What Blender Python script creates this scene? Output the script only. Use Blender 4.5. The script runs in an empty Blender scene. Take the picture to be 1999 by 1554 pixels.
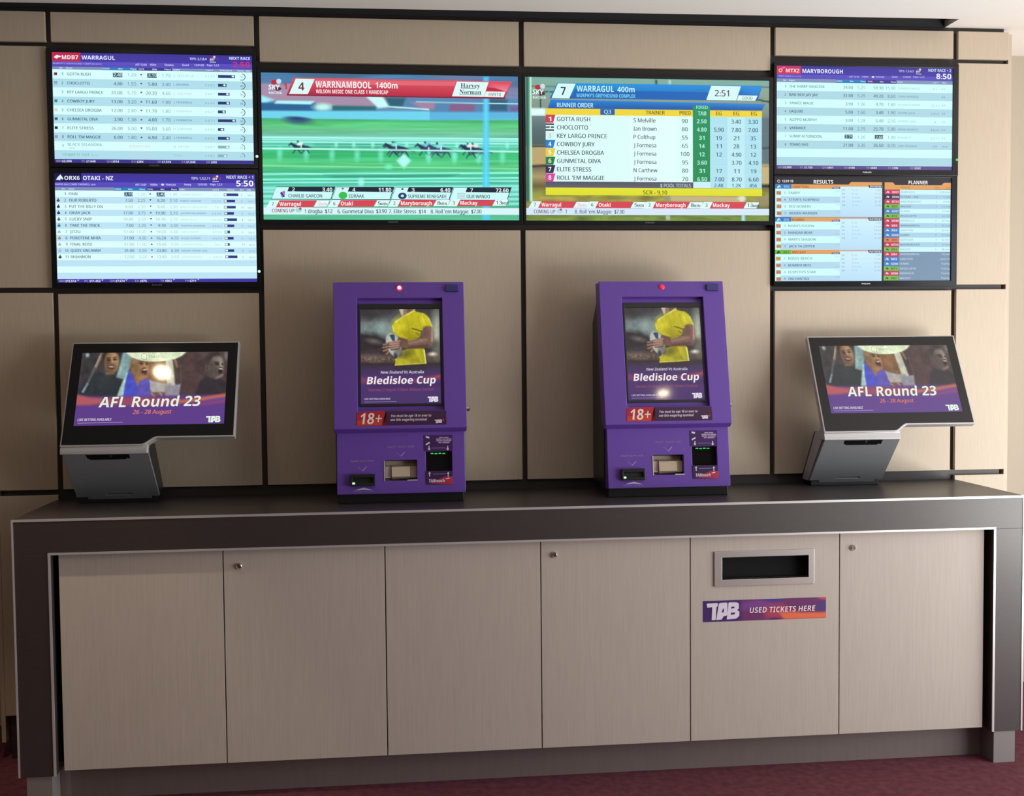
import bpy, bmesh, math
import numpy as np
from mathutils import Matrix, Vector

# ------------------------------------------------------------------ clear
for blk in (bpy.data.objects, bpy.data.meshes, bpy.data.lights, bpy.data.cameras, bpy.data.curves):
    for it in list(blk):
        blk.remove(it)
SC = bpy.context.scene
COL = SC.collection
S = 0.865            # layout modules -> metres (1200 mm panel module = 1.04 m here)

# ------------------------------------------------------------------ camera
cam = bpy.data.cameras.new('camera')
cam.sensor_fit = 'HORIZONTAL'
cam.sensor_width = 36.0
cam.lens = 36.0 * 2166.1 / 1999.0
cam.clip_start = 0.05
camo = bpy.data.objects.new('camera', cam)
COL.objects.link(camo)
R_, U_, F_ = (Vector((0.99444856, -0.10481629, -0.00925274)), Vector((0.01395396, 0.04420783, 0.9989249)),
              Vector((0.10429455, 0.99350854, -0.04542501)))
mw = Matrix.Identity(4)
for i in range(3):
    mw[i][0], mw[i][1], mw[i][2] = R_[i], U_[i], -F_[i]
mw.translation = Vector((-0.60115754, -5.16254036, 1.84935576)) * S
camo.matrix_world = mw
SC.camera = camo

# ------------------------------------------------------------------ colour management, world, daylight
SC.view_settings.view_transform = 'Standard'
SC.view_settings.look = 'None'
SC.view_settings.exposure = 0.0
SC.view_settings.gamma = 1.0
SC.view_settings.use_curve_mapping = False

world = bpy.data.worlds.new('world')
SC.world = world
world.use_nodes = True
bg = world.node_tree.nodes['Background']
bg.inputs[0].default_value = (0.75, 0.85, 1.0, 1)
bg.inputs[1].default_value = 0.6


def area_light(name, loc, rot, sx, sy, power, col):
    l = bpy.data.lights.new(name, 'AREA')
    l.shape = 'RECTANGLE'
    l.size = sx * S
    l.size_y = sy * S
    l.energy = power
    l.color = col
    o = bpy.data.objects.new(name, l)
    COL.objects.link(o)
    o.location = Vector(loc) * S
    o.rotation_euler = rot
    return o


# daylight entering by the window in the right-hand wall
area_light('daylight_window', (4.15, -2.75, 1.55), (0, math.radians(90), 0), 2.8, 3.6, 74.0, (0.86, 0.96, 1.07))
# light thrown up through the same window by the sunlit ground outside
area_light('daylight_ground_bounce', (4.14, -2.75, 0.8), (0, math.radians(133), 0), 1.2, 3.6, 128.0, (1.0, 0.95, 0.87))

# ------------------------------------------------------------------ colour helpers


def lin(c):
    c = np.asarray(c, float) / 255.0
    return np.where(c <= 0.04045, c / 12.92, ((c + 0.055) / 1.055) ** 2.4)


def mat(name, col, rough=0.5, spec=0.5, metal=0.0, emit=None, estr=0.0, coat=0.0):
    m = bpy.data.materials.new(name)
    m.use_nodes = True
    p = m.node_tree.nodes['Principled BSDF']
    p.inputs['Base Color'].default_value = (*col, 1)
    p.inputs['Roughness'].default_value = rough
    p.inputs['Specular IOR Level'].default_value = spec
    p.inputs['Metallic'].default_value = metal
    p.inputs['Coat Weight'].default_value = coat
    p.inputs['Coat Roughness'].default_value = 0.22
    if emit is not None:
        p.inputs['Emission Color'].default_value = (*emit, 1)
        p.inputs['Emission Strength'].default_value = estr
    return m


def node(nt, typ, **kw):
    n = nt.nodes.new(typ)
    for k, v in kw.items():
        setattr(n, k, v)
    return n


def grain(m, scale, amount, detail=3.0, bump=0.0):
    """vary the base colour with stretched object-space noise"""
    nt = m.node_tree
    p = nt.nodes['Principled BSDF']
    base = tuple(p.inputs['Base Color'].default_value)
    tc = node(nt, 'ShaderNodeTexCoord')
    mp = node(nt, 'ShaderNodeMapping')
    mp.inputs['Scale'].default_value = scale
    nz = node(nt, 'ShaderNodeTexNoise')
    nz.inputs['Scale'].default_value = 1.0
    nz.inputs['Detail'].default_value = detail
    mr = node(nt, 'ShaderNodeMapRange')
    mr.inputs['From Min'].default_value = 0.3
    mr.inputs['From Max'].default_value = 0.7
    mr.inputs['To Min'].default_value = 1 - amount
    mr.inputs['To Max'].default_value = 1 + amount
    mx = node(nt, 'ShaderNodeVectorMath', operation='SCALE')
    mx.inputs[0].default_value = base[:3]
    nt.links.new(tc.outputs['Object'], mp.inputs['Vector'])
    nt.links.new(mp.outputs['Vector'], nz.inputs['Vector'])
    nt.links.new(nz.outputs['Fac'], mr.inputs['Value'])
    nt.links.new(mr.outputs['Result'], mx.inputs['Scale'])
    nt.links.new(mx.outputs[0], p.inputs['Base Color'])
    if bump:
        b = node(nt, 'ShaderNodeBump')
        b.inputs['Strength'].default_value = bump
        b.inputs['Distance'].default_value = 0.004
        nt.links.new(nz.outputs['Fac'], b.inputs['Height'])
        nt.links.new(b.outputs['Normal'], p.inputs['Normal'])
    return m


def attr_mat(name, emissive, rough, spec=0.5):
    """a printed sheet or a lit display: its picture is stored per corner"""
    m = mat(name, (0.004, 0.004, 0.005), rough, spec)
    nt = m.node_tree
    p = nt.nodes['Principled BSDF']
    a = node(nt, 'ShaderNodeVertexColor', layer_name='Col')
    if emissive:
        nt.links.new(a.outputs['Color'], p.inputs['Emission Color'])
        p.inputs['Emission Strength'].default_value = 1.0
    else:
        nt.links.new(a.outputs['Color'], p.inputs['Base Color'])
    return m


M = {}
M['panel'] = grain(mat('beige_linen_laminate', (0.56, 0.465, 0.348), 0.5, 0.5), (260, 60, 9), 0.05)
M['door'] = grain(mat('beige_door_laminate', (0.49, 0.425, 0.375), 0.45, 0.4), (240, 60, 8), 0.05)
M['dark'] = grain(mat('dark_brown_laminate', (0.036, 0.026, 0.025), 0.48, 0.8, coat=0.3), (40, 40, 220), 0.10)
M['backing'] = mat('dark_backing_board', (0.035, 0.028, 0.026), 0.5, 0.5)
M['slot'] = mat('black_slot_liner', (0.03, 0.03, 0.03), 0.7, 0.3)
M['alu'] = mat('satin_aluminium_trim', (0.80, 0.78, 0.78), 0.35, 0.5, 0.6)
M['chrome'] = mat('chrome', (0.75, 0.72, 0.70), 0.2, 0.5, 1.0)
M['steel'] = mat('brushed_steel', (0.56, 0.52, 0.50), 0.38, 0.5, 0.75)
M['black'] = mat('black_plastic', (0.012, 0.012, 0.014), 0.35, 0.5)
M['void'] = mat('dark_void', (0.006, 0.006, 0.007), 0.8, 0.2)
M['bezel'] = mat('black_gloss_bezel', (0.010, 0.011, 0.014), 0.2, 0.35)
M['glass'] = mat('black_glass', (0.006, 0.006, 0.007), 0.08, 0.35)
M['grey'] = mat('grey_painted_metal', (0.27, 0.28, 0.30), 0.42, 0.5, 0.25)
M['silver'] = mat('silver_plastic', (0.52, 0.51, 0.51), 0.38, 0.5, 0.3)
M['purple'] = mat('purple_paint', (0.130, 0.054, 0.36), 0.42, 0.5)
M['blue'] = mat('blue_plastic', (0.03, 0.03, 0.16), 0.3, 0.5)
M['tan'] = mat('tan_plastic', (0.50, 0.40, 0.29), 0.5, 0.4)
M['kick'] = grain(mat('brown_kickboard', (0.15, 0.115, 0.107), 0.48, 1.0), (60, 60, 10), 0.06)
M['foot'] = mat('grey_foot_block', (0.20, 0.175, 0.17), 0.48, 1.0)
M['carpet'] = grain(mat('burgundy_carpet', (0.115, 0.030, 0.042), 0.9, 0.25), (30, 30, 30), 0.28, 6.0, 0.5)
M['ceiling'] = mat('white_ceiling_paint', (0.86, 0.81, 0.76), 0.9, 0.1)
M['cream'] = mat('cream_wall_paint', (0.52, 0.45, 0.36), 0.85, 0.2)
M['dimwall'] = mat('dim_wall_paint', (0.18, 0.15, 0.12), 0.9, 0.2)
M['white'] = mat('white_paint', (0.8, 0.8, 0.8), 0.5, 0.4)
M['lamp'] = mat('downlight_glow', (1, 1, 1), 0.5, 0.2, 0, (1.0, 0.78, 0.50), 130.0)
M['green_led'] = mat('green_led', (0.1, 0.8, 0.2), 0.4, 0.4, 0, (0.45, 1.0, 0.50), 1.6)
M['dim_green_led'] = mat('dim_green_led', (0.05, 0.3, 0.06), 0.4, 0.4, 0, (0.02, 0.45, 0.08), 1.0)
M['red_led'] = mat('red_led', (0.8, 0.1, 0.1), 0.4, 0.4, 0, (1.0, 0.30, 0.30), 4.0)
M['red_lens'] = mat('red_lens', (0.6, 0.02, 0.05), 0.3, 0.5, 0, (1.0, 0.03, 0.08), 1.0)
M['dim_red_led'] = mat('dim_red_led', (0.55, 0.02, 0.06), 0.3, 0.5, 0, (0.55, 0.01, 0.06), 0.8)
M['tv_image'] = attr_mat('television_image', True, 0.35, 0.35)
M['glass_image'] = attr_mat('glossy_display_image', True, 0.06, 0.4)
M['print'] = attr_mat('printed_sticker', False, 0.4, 0.4)


# ------------------------------------------------------------------ mesh helpers
class MB:
    """collects shapes (in layout modules) and links them as ONE mesh object"""

    def __init__(self, xf=None):
        self.v, self.f, self.xf = [], [], xf

    def add(self, pts, faces, xf=None):
        xf = xf or self.xf
        b = len(self.v)
        self.v += [tuple(xf(*p)) if xf else tuple(p) for p in pts]
        self.f += [tuple(b + i for i in f) for f in faces]
        return self

    def box(self, x0, x1, y0, y1, z0, z1, xf=None):
        p = [(x0, y0, z0), (x1, y0, z0), (x1, y1, z0), (x0, y1, z0), (x0, y0, z1), (x1, y0, z1), (x1, y1, z1), (x0, y1, z1)]
        return self.add(p, [(0, 3, 2, 1), (4, 5, 6, 7), (0, 1, 5, 4), (1, 2, 6, 5), (2, 3, 7, 6), (3, 0, 4, 7)], xf)

    def prism_x(self, yz, x0, x1, xf=None):
        n = len(yz)
        p = [(x0, y, z) for y, z in yz] + [(x1, y, z) for y, z in yz]
        f = [tuple(range(n)), tuple(range(2 * n - 1, n - 1, -1))]
        f += [(i, i + n, (i + 1) % n + n, (i + 1) % n) for i in range(n)]
        return self.add(p, f, xf)

    def prism_y(self, xz, y0, y1, xf=None):
        n = len(xz)
        p = [(x, y0, z) for x, z in xz] + [(x, y1, z) for x, z in xz]
        f = [tuple(range(n)), tuple(range(2 * n - 1, n - 1, -1))]
        f += [(i, i + n, (i + 1) % n + n, (i + 1) % n) for i in range(n)]
        return self.add(p, f, xf)

    def lathe_y(self, cx, cz, prof, n=20, xf=None, caps=True):
        """prof: list of (radius, y); axis along y"""
        p, f = [], []
        for r, y in prof:
            for k in range(n):
                a = 2 * math.pi * k / n
                p.append((cx + r * math.cos(a), y, cz + r * math.sin(a)))
        for i in range(len(prof) - 1):
            for k in range(n):
                a, b = i * n + k, i * n + (k + 1) % n
                f.append((a, b, b + n, a + n))
        if caps:
            f.append(tuple(range(n)))
            f.append(tuple(range((len(prof) - 1) * n, len(prof) * n)))
        return self.add(p, f, xf)

    def lathe_z(self, cx, cy, prof, n=28, caps=True):
        def sw(x, y, z):
            return (cx + x, cy + z, y)
        return self.lathe_y(0, 0, prof, n, sw, caps)

    def plate(self, W, H, holes, depth, xf):
        """a sheet of width W, height H (t downwards) with rectangular holes, xf(x, d, t)"""
        xs = sorted({0, W} | {h[i] for h in holes for i in (0, 2)})
        ts = sorted({0, H} | {h[i] for h in holes for i in (1, 3)})

        def hole(x, t):
            return any(h[0] < x < h[2] and h[1] < t < h[3] for h in holes)
        nx, nt = len(xs), len(ts)
        solid = {(i, j): not hole((xs[i] + xs[i + 1]) / 2, (ts[j] + ts[j + 1]) / 2) for i in range(nx - 1) for j in range(nt - 1)}
        pts = [(x, 0, t) for t in ts for x in xs] + [(x, -depth, t) for t in ts for x in xs]
        n = nx * nt
        f = []
        for (i, j), s in solid.items():
            if not s:
                continue
            a, b, c, d = j * nx + i, j * nx + i + 1, (j + 1) * nx + i + 1, (j + 1) * nx + i
            f += [(a, d, c, b), (a + n, b + n, c + n, d + n)]
            for (di, dj, p, q) in ((-1, 0, a, d), (1, 0, c, b), (0, -1, b, a), (0, 1, d, c)):
                if not solid.get((i + di, j + dj), False):
                    f.append((q, p, p + n, q + n))
        return self.add(pts, f, xf)

    def build(self, name, material, parent=None, bevel=0.0, seg=2, smooth=False):
        me = bpy.data.meshes.new(name)
        me.from_pydata([(a * S, b * S, c * S) for a, b, c in self.v], [], self.f)
        bm = bmesh.new()
        bm.from_mesh(me)
        bmesh.ops.remove_doubles(bm, verts=bm.verts, dist=1e-6)
        bmesh.ops.recalc_face_normals(bm, faces=bm.faces)
        bm.to_mesh(me)
        bm.free()
        me.materials.append(material)
        o = bpy.data.objects.new(name, me)
        COL.objects.link(o)
        if parent is not None:
            o.parent = parent
        if bevel:
            b = o.modifiers.new('bevel', 'BEVEL')
            b.width = bevel * S
            b.segments = seg
            b.limit_method = 'ANGLE'
            b.angle_limit = math.radians(40)
            b.harden_normals = False
        if smooth:
            for p in me.polygons:
                p.use_smooth = True
            try:
                me.set_sharp_from_angle(angle=math.radians(40))
            except Exception:
                pass
        return o


def tag(o, label=None, cat=None, group=None, kind=None):
    if label:
        o['label'] = label
    if cat:
        o['category'] = cat
    if group:
        o['group'] = group
    if kind:
        o['kind'] = kind
    return o


def thing(name, label, cat, loc=(0, 0, 0), rz=0.0, group=None):
    o = bpy.data.objects.new(name, None)
    COL.objects.link(o)
    o.empty_display_size = 0.05
    o.location = Vector(loc) * S
    o.rotation_euler = (0, 0, rz)
    return tag(o, label, cat, group)


def struct(mb, name, material, bevel=0.0):
    return tag(mb.build(name, material, None, bevel), kind='structure')


def copy_tree(src, loc, rz, label):
    """copy a thing, its parts and their sub-parts"""
    def cp(o, parent):
        c = o.copy()
        COL.objects.link(c)
        if parent is not None:
            c.parent = parent
        for ch in list(o.children):
            cp(ch, c)
        return c
    r = cp(src, None)
    r.location = Vector(loc) * S
    r.rotation_euler = (0, 0, rz)
    r['label'] = label
    return r


# ------------------------------------------------------------------ pictures: flat artwork for displays and stickers
BOLD = {}
for k in range(26):
    BOLD[chr(65 + k)] = chr(0x1D5D4 + k)
    BOLD[chr(97 + k)] = chr(0x1D5EE + k)
for k in range(10):
    BOLD[chr(48 + k)] = chr(0x1D7EC + k)
SERIF = {}
for k in range(26):
    SERIF[chr(65 + k)] = chr(0x1D400 + k)
    SERIF[chr(97 + k)] = chr(0x1D41A + k)
SANS = {}
for k in range(26):
    SANS[chr(65 + k)] = chr(0x1D5A0 + k)
    SANS[chr(97 + k)] = chr(0x1D5BA + k)
for k in range(10):
    SANS[chr(48 + k)] = chr(0x1D7E2 + k)
_glyphs = {}
_capcache = {}


def text_mesh(s, style):
    key = (s, style)
    if key in _glyphs:
        return _glyphs[key]
    body = s
    if style == 'b':
        body = ''.join(BOLD.get(c, c) for c in s)
    elif style == 's':
        body = ''.join(SERIF.get(c, c) for c in s)
    else:
        body = ''.join(SANS.get(c, c) for c in s)
    cu = bpy.data.curves.new('lettering', 'FONT')
    cu.body = body
    cu.resolution_u = 2
    o = bpy.data.objects.new('lettering', cu)
    me = o.to_mesh()
    v = np.empty(len(me.vertices) * 3)
    me.vertices.foreach_get('co', v)
    v = v.reshape(-1, 3)[:, :2].copy()
    f = [tuple(p.vertices) for p in me.polygons]
    o.to_mesh_clear()
    bpy.data.objects.remove(o)
    bpy.data.curves.remove(cu)
    _glyphs[key] = (v, f)
    return _glyphs[key]


def cap_h(style):
    if style not in _capcache:
        v, f = text_mesh('H', style)
        _capcache[style] = v[:, 1].max()
    return _capcache[style]


def homography(src, dst):
    A, b = [], []
    for (x, y), (u, v) in zip(src, dst):
        A.append([x, y, 1, 0, 0, 0, -u * x, -u * y]); b.append(u)
        A.append([0, 0, 0, x, y, 1, -v * x, -v * y]); b.append(v)
    h = np.linalg.solve(np.array(A, float), np.array(b, float))
    return np.append(h, 1).reshape(3, 3)


class Canvas:
    """artwork laid out on its own sheet grid (quad = the four corners of that grid) for a flat W x H surface"""
    EPS = 0.00035

    def __init__(self, quad, W, H):
        self.W, self.H = W, H
        self.h = homography(quad, [(0, 0), (1, 0), (1, 1), (0, 1)])
        self.hi = np.linalg.inv(self.h)
        self.v, self.f, self.c = [], [], []
        self.sy = abs((quad[3][1] - quad[0][1] + quad[2][1] - quad[1][1]) / 2)

    def m(self, x, y):
        w = self.h @ np.array([x, y, 1.0])
        return w[0] / w[2], w[1] / w[2]

    def _add(self, uv, faces, cols, lay):
        b = len(self.v)
        self.v += [(min(max(u, 0), 1) * self.W, lay * self.EPS, min(max(v, 0), 1) * self.H) for u, v in uv]
        for f, c in zip(faces, cols):
            self.f.append(tuple(b + i for i in f))
            self.c.append(c)

    def quad_uv(self, u0, v0, u1, v1, col, col2=None, lay=1):
        a = lin(col)
        b = lin(col2) if col2 is not None else a
        self._add([(u0, v0), (u1, v0), (u1, v1), (u0, v1)], [(0, 1, 2, 3)], [[a, a, b, b]], lay)

    def rect(self, x0, y0, x1, y1, col, col2=None, lay=1, xref=None):
        xr = x0 if xref is None else xref
        u0, v0 = self.m(x0, y0)[0], self.m(xr, y0)[1]
        u1, v1 = self.m(x1, y0)[0], self.m(xr, y1)[1]
        self.quad_uv(u0, v0, u1, v1, col, col2, lay)

    def poly(self, pts, col, lay=1):
        uv = [self.m(*p) for p in pts]
        c = lin(col)
        self._add(uv, [tuple(range(len(uv)))], [[c] * len(uv)], lay)

    def gpoly(self, pts, cols, lay=1):
        self._add([self.m(*p) for p in pts], [tuple(range(len(pts)))], [[lin(c) for c in cols]], lay)

    def disc(self, cx, cy, rx, ry, col, lay=2, n=18):
        self.poly([(cx + rx * math.cos(2 * math.pi * k / n), cy + ry * math.sin(2 * math.pi * k / n)) for k in range(n)], col, lay)

    def ring(self, cx, cy, r0, r1, col, lay=3, a0=0.0, a1=360.0, n=20):
        p = []
        for k in range(n + 1):
            a = math.radians(a0 + (a1 - a0) * k / n)
            p.append((cx + r1 * math.cos(a), cy + r1 * math.sin(a)))
            p.append((cx + r0 * math.cos(a), cy + r0 * math.sin(a)))
        c = lin(col)
        self._add([self.m(*q) for q in p], [(2 * k, 2 * k + 2, 2 * k + 3, 2 * k + 1) for k in range(n)], [[c] * 4] * n, lay)

    def line(self, x0, y0, x1, y1, w, col, lay=2):
        dx, dy = x1 - x0, y1 - y0
        L = math.hypot(dx, dy)
        nx, ny = -dy / L * w / 2, dx / L * w / 2
        self.poly([(x0 + nx, y0 + ny), (x1 + nx, y1 + ny), (x1 - nx, y1 - ny), (x0 - nx, y0 - ny)], col, lay)

    def text(self, s, x0, x1, y, h, col, style='r', shear=0.0, lay=5, xref=None):
        """cap height h, centred on y, squeezed to run from x0 to x1"""
        v, f = text_mesh(s, style)
        if not f:
            return
        xr = x0 if xref is None else xref
        u0, u1 = self.m(x0, y)[0], self.m(x1, y)[0]
        vc = self.m(xr, y)[1]
        sh = h / self.sy / cap_h(style)
        vv = v.copy()
        # shear in physical units
        px = vv[:, 0]
        mn, mx = px.min(), px.max()
        U = u0 + (px - mn) / max(mx - mn, 1e-6) * (u1 - u0)
        V = vc + h / self.sy / 2 - vv[:, 1] * sh
        if shear:
            U = U + shear * ((vc - V) * self.H) / self.W
        c = lin(col)
        self._add(list(zip(U, V)), f, [[c] * len(q) for q in f], lay)
        if style == 'm':        # medium weight: a second strike a hair to the right
            self._add(list(zip(U + 0.055 * h / self.sy * self.H / self.W, V)), f, [[c] * len(q) for q in f], lay)

    def raster(self, nx, ny, painter, lay=0):
        u = np.linspace(0, 1, nx + 1)
        v = np.linspace(0, 1, ny + 1)
        UU, VV = np.meshgrid(u, v)
        w = self.hi @ np.stack([UU.ravel(), VV.ravel(), np.ones(UU.size)])
        X, Y = (w[0] / w[2]).reshape(UU.shape), (w[1] / w[2]).reshape(UU.shape)
        P = Paint(X, Y)
        painter(P)
        C = lin(np.clip(P.im, 0, 255)).reshape(-1, 3)
        b = len(self.v)
        self.v += [(a * self.W, lay * self.EPS, c * self.H) for a, c in zip(UU.ravel(), VV.ravel())]
        for j in range(ny):
            for i in range(nx):
                q = (j * (nx + 1) + i, j * (nx + 1) + i + 1, (j + 1) * (nx + 1) + i + 1, (j + 1) * (nx + 1) + i)
                self.f.append(tuple(b + k for k in q))
                self.c.append([C[k] for k in q])

    def logo(self, x0, y0, x1, y1, col, holecol, lay=4, slope=0.0):
        """the three chunky capitals T A B of the operator's mark"""
        def P(pts, c, l):
            self.poly([(x0 + a * (x1 - x0), y0 + b * (y1 - y0) + slope * a) for a, b in pts], c, l)
        P([(0, .06), (.03, .03), (.33, .02), (.345, .06), (.33, .22), (.30, .23), (.275, .98), (.15, 1), (.17, .25), (.02, .27)], col, lay)
        P([(.40, .02), (.60, 0), (.635, .05), (.635, .70), (.60, .77), (.52, .78), (.46, .97), (.29, 1), (.37, .08)], col, lay)
        P([(.50, .36), (.535, .34), (.52, .55), (.46, .58)], holecol, lay + 1)
        P([(.665, .04), (.69, 0), (.92, .01), (.98, .08), (.985, .36), (.93, .46), (1, .56), (.995, .80), (.90, .95), (.62, .98), (.61, .94), (.645, .5)], col, lay)
        P([(.755, .25), (.85, .25), (.85, .34), (.75, .36)], holecol, lay + 1)
        P([(.745, .60), (.86, .58), (.86, .69), (.735, .72)], holecol, lay + 1)

    def build(self, name, material, parent, xf):
        me = bpy.data.meshes.new(name)
        me.from_pydata([tuple(Vector(xf(*p)) * S) for p in self.v], [], self.f)
        at = me.color_attributes.new('Col', 'FLOAT_COLOR', 'CORNER')
        n = len(me.loops)
        arr = np.ones((n, 4))
        k = 0
        flat = np.array([c for fc in self.c for c in fc])
        arr[:, :3] = flat
        at.data.foreach_set('color', arr.ravel())
        me.materials.append(material)
        o = bpy.data.objects.new(name, me)
        COL.objects.link(o)
        if parent is not None:
            o.parent = parent
        return o


class Paint:
    """soft painting on a grid of points (0..255 display values)"""

    def __init__(self, X, Y):
        self.X, self.Y = X, Y
        self.im = np.zeros(X.shape + (3,))

    def mix(self, a, col):
        a = np.clip(a, 0, 1)[..., None]
        self.im = self.im * (1 - a) + np.asarray(col, float) * a

    def vgrad(self, stops, slope=0.0, x0=0.0):
        y = self.Y - slope * (self.X - x0)
        ys = [s[0] for s in stops]
        for c in range(3):
            self.im[..., c] = np.interp(y, ys, [s[1][c] for s in stops])

    def sd(self, pts):
        X, Y = self.X, self.Y
        d = np.full(X.shape, 1e9)
        ins = np.zeros(X.shape, bool)
        n = len(pts)
        for i in range(n):
            (ax, ay), (bx, by) = pts[i], pts[(i + 1) % n]
            ex, ey = bx - ax, by - ay
            t = np.clip(((X - ax) * ex + (Y - ay) * ey) / (ex * ex + ey * ey + 1e-9), 0, 1)
            d = np.minimum(d, np.hypot(X - ax - t * ex, Y - ay - t * ey))
            if ay != by:
                cross = ((ay > Y) != (by > Y)) & (X < ex * (Y - ay) / (by - ay) + ax)
                ins ^= cross
        return np.where(ins, -d, d)

    def poly(self, pts, col, soft=6, alpha=1.0):
        self.mix(alpha * np.clip(0.5 - self.sd(pts) / (2 * soft), 0, 1), col)

    def ell(self, cx, cy, rx, ry, col, soft=6, ang=0.0, alpha=1.0):
        a = math.radians(ang)
        x = (self.X - cx) * math.cos(a) + (self.Y - cy) * math.sin(a)
        y = -(self.X - cx) * math.sin(a) + (self.Y - cy) * math.cos(a)
        d = (np.hypot(x / rx, y / ry) - 1) * min(rx, ry)
        self.mix(alpha * np.clip(0.5 - d / (2 * soft), 0, 1), col)

    def cap(self, x0, y0, x1, y1, r0, r1, col, soft=5, alpha=1.0):
        ex, ey = x1 - x0, y1 - y0
        t = np.clip(((self.X - x0) * ex + (self.Y - y0) * ey) / (ex * ex + ey * ey + 1e-9), 0, 1)
        d = np.hypot(self.X - x0 - t * ex, self.Y - y0 - t * ey) - (r0 + (r1 - r0) * t)
        self.mix(alpha * np.clip(0.5 - d / (2 * soft), 0, 1), col)

    def noise(self, amp, sx, sy, seed, mask=None):
        rng = np.random.RandomState(seed)
        tot = np.zeros(self.X.shape)
        for o in range(3):
            g = rng.rand(64, 64)
            x = self.X / sx * 2 ** o
            y = self.Y / sy * 2 ** o
            i, j = np.floor(x).astype(int), np.floor(y).astype(int)
            fx, fy = x - i, y - j
            fx, fy = fx * fx * (3 - 2 * fx), fy * fy * (3 - 2 * fy)
            n = (g[j % 64, i % 64] * (1 - fx) + g[j % 64, (i + 1) % 64] * fx) * (1 - fy) + \
                (g[(j + 1) % 64, i % 64] * (1 - fx) + g[(j + 1) % 64, (i + 1) % 64] * fx) * fy
            tot += (n - 0.5) / 2 ** o
        if mask is not None:
            tot = tot * mask
        self.im = self.im * (1 + amp * tot[..., None])


# ---- artwork functions -------------------------------------------------------
NAVY = (44, 56, 112)


def odds_header(c, xl, xr, y0, y1, y2, y3, fx0, fx1, tx1):
    """three header bands shared by the odds boards; fx0..fx1 the blue fixed columns, tx1 end of the violet ones"""
    c.rect(xl, y0, xr, y1, (62, 52, 148), (66, 54, 168), 1)
    c.rect(xl, y1, xr, y2, (92, 80, 196), (84, 72, 184), 1)
    c.rect(xl, y2, xr, y3, (128, 146, 186), None, 1)
    c.rect(fx0, y2, fx1, y3, (40, 126, 190), None, 2, xref=xl)
    c.rect(fx1, y2, tx1, y3, (62, 52, 140), None, 2, xref=xl)


def arrow(c, x, y, up, col, s=11):
    d = -1 if up else 1
    c.poly([(x - s, y - d * s * .7), (x + s, y - d * s * .7), (x, y + d * s * .8)], col, 5)


def num(c, s, xr, y, h, col, cw, xl, style='r'):
    """number right-aligned at xr"""
    n = sum(0.45 if ch in '.: ' else 1.0 for ch in s)
    c.text(s, xr - n * cw, xr, y, h, col, style, xref=xl)


def sky_logo(c, x, y, k, tail, tcol):
    c.disc(x - 2 * k, y - 28 * k, 20 * k, 17 * k, (190, 40, 60), 4)
    c.disc(x + 30 * k, y - 34 * k, 17 * k, 17 * k, (190, 230, 240), 4)
    c.disc(x + 22 * k, y + 16 * k, 26 * k, 12 * k, (80, 40, 60), 3)
    c.text('SKY', x - 38 * k, x + 36 * k, y + 4 * k, 32 * k, (235, 255, 250), 'b', 0.1, 6)
    c.text('RACING', x - 36 * k, x + 52 * k, y + 42 * k, 15 * k, (225, 250, 245), 'b', 0, 6)
    c.text(tail, x + 62 * k, x + 84 * k, y - 2 * k, 40 * k, tcol, 'b', 0, 5)


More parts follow.
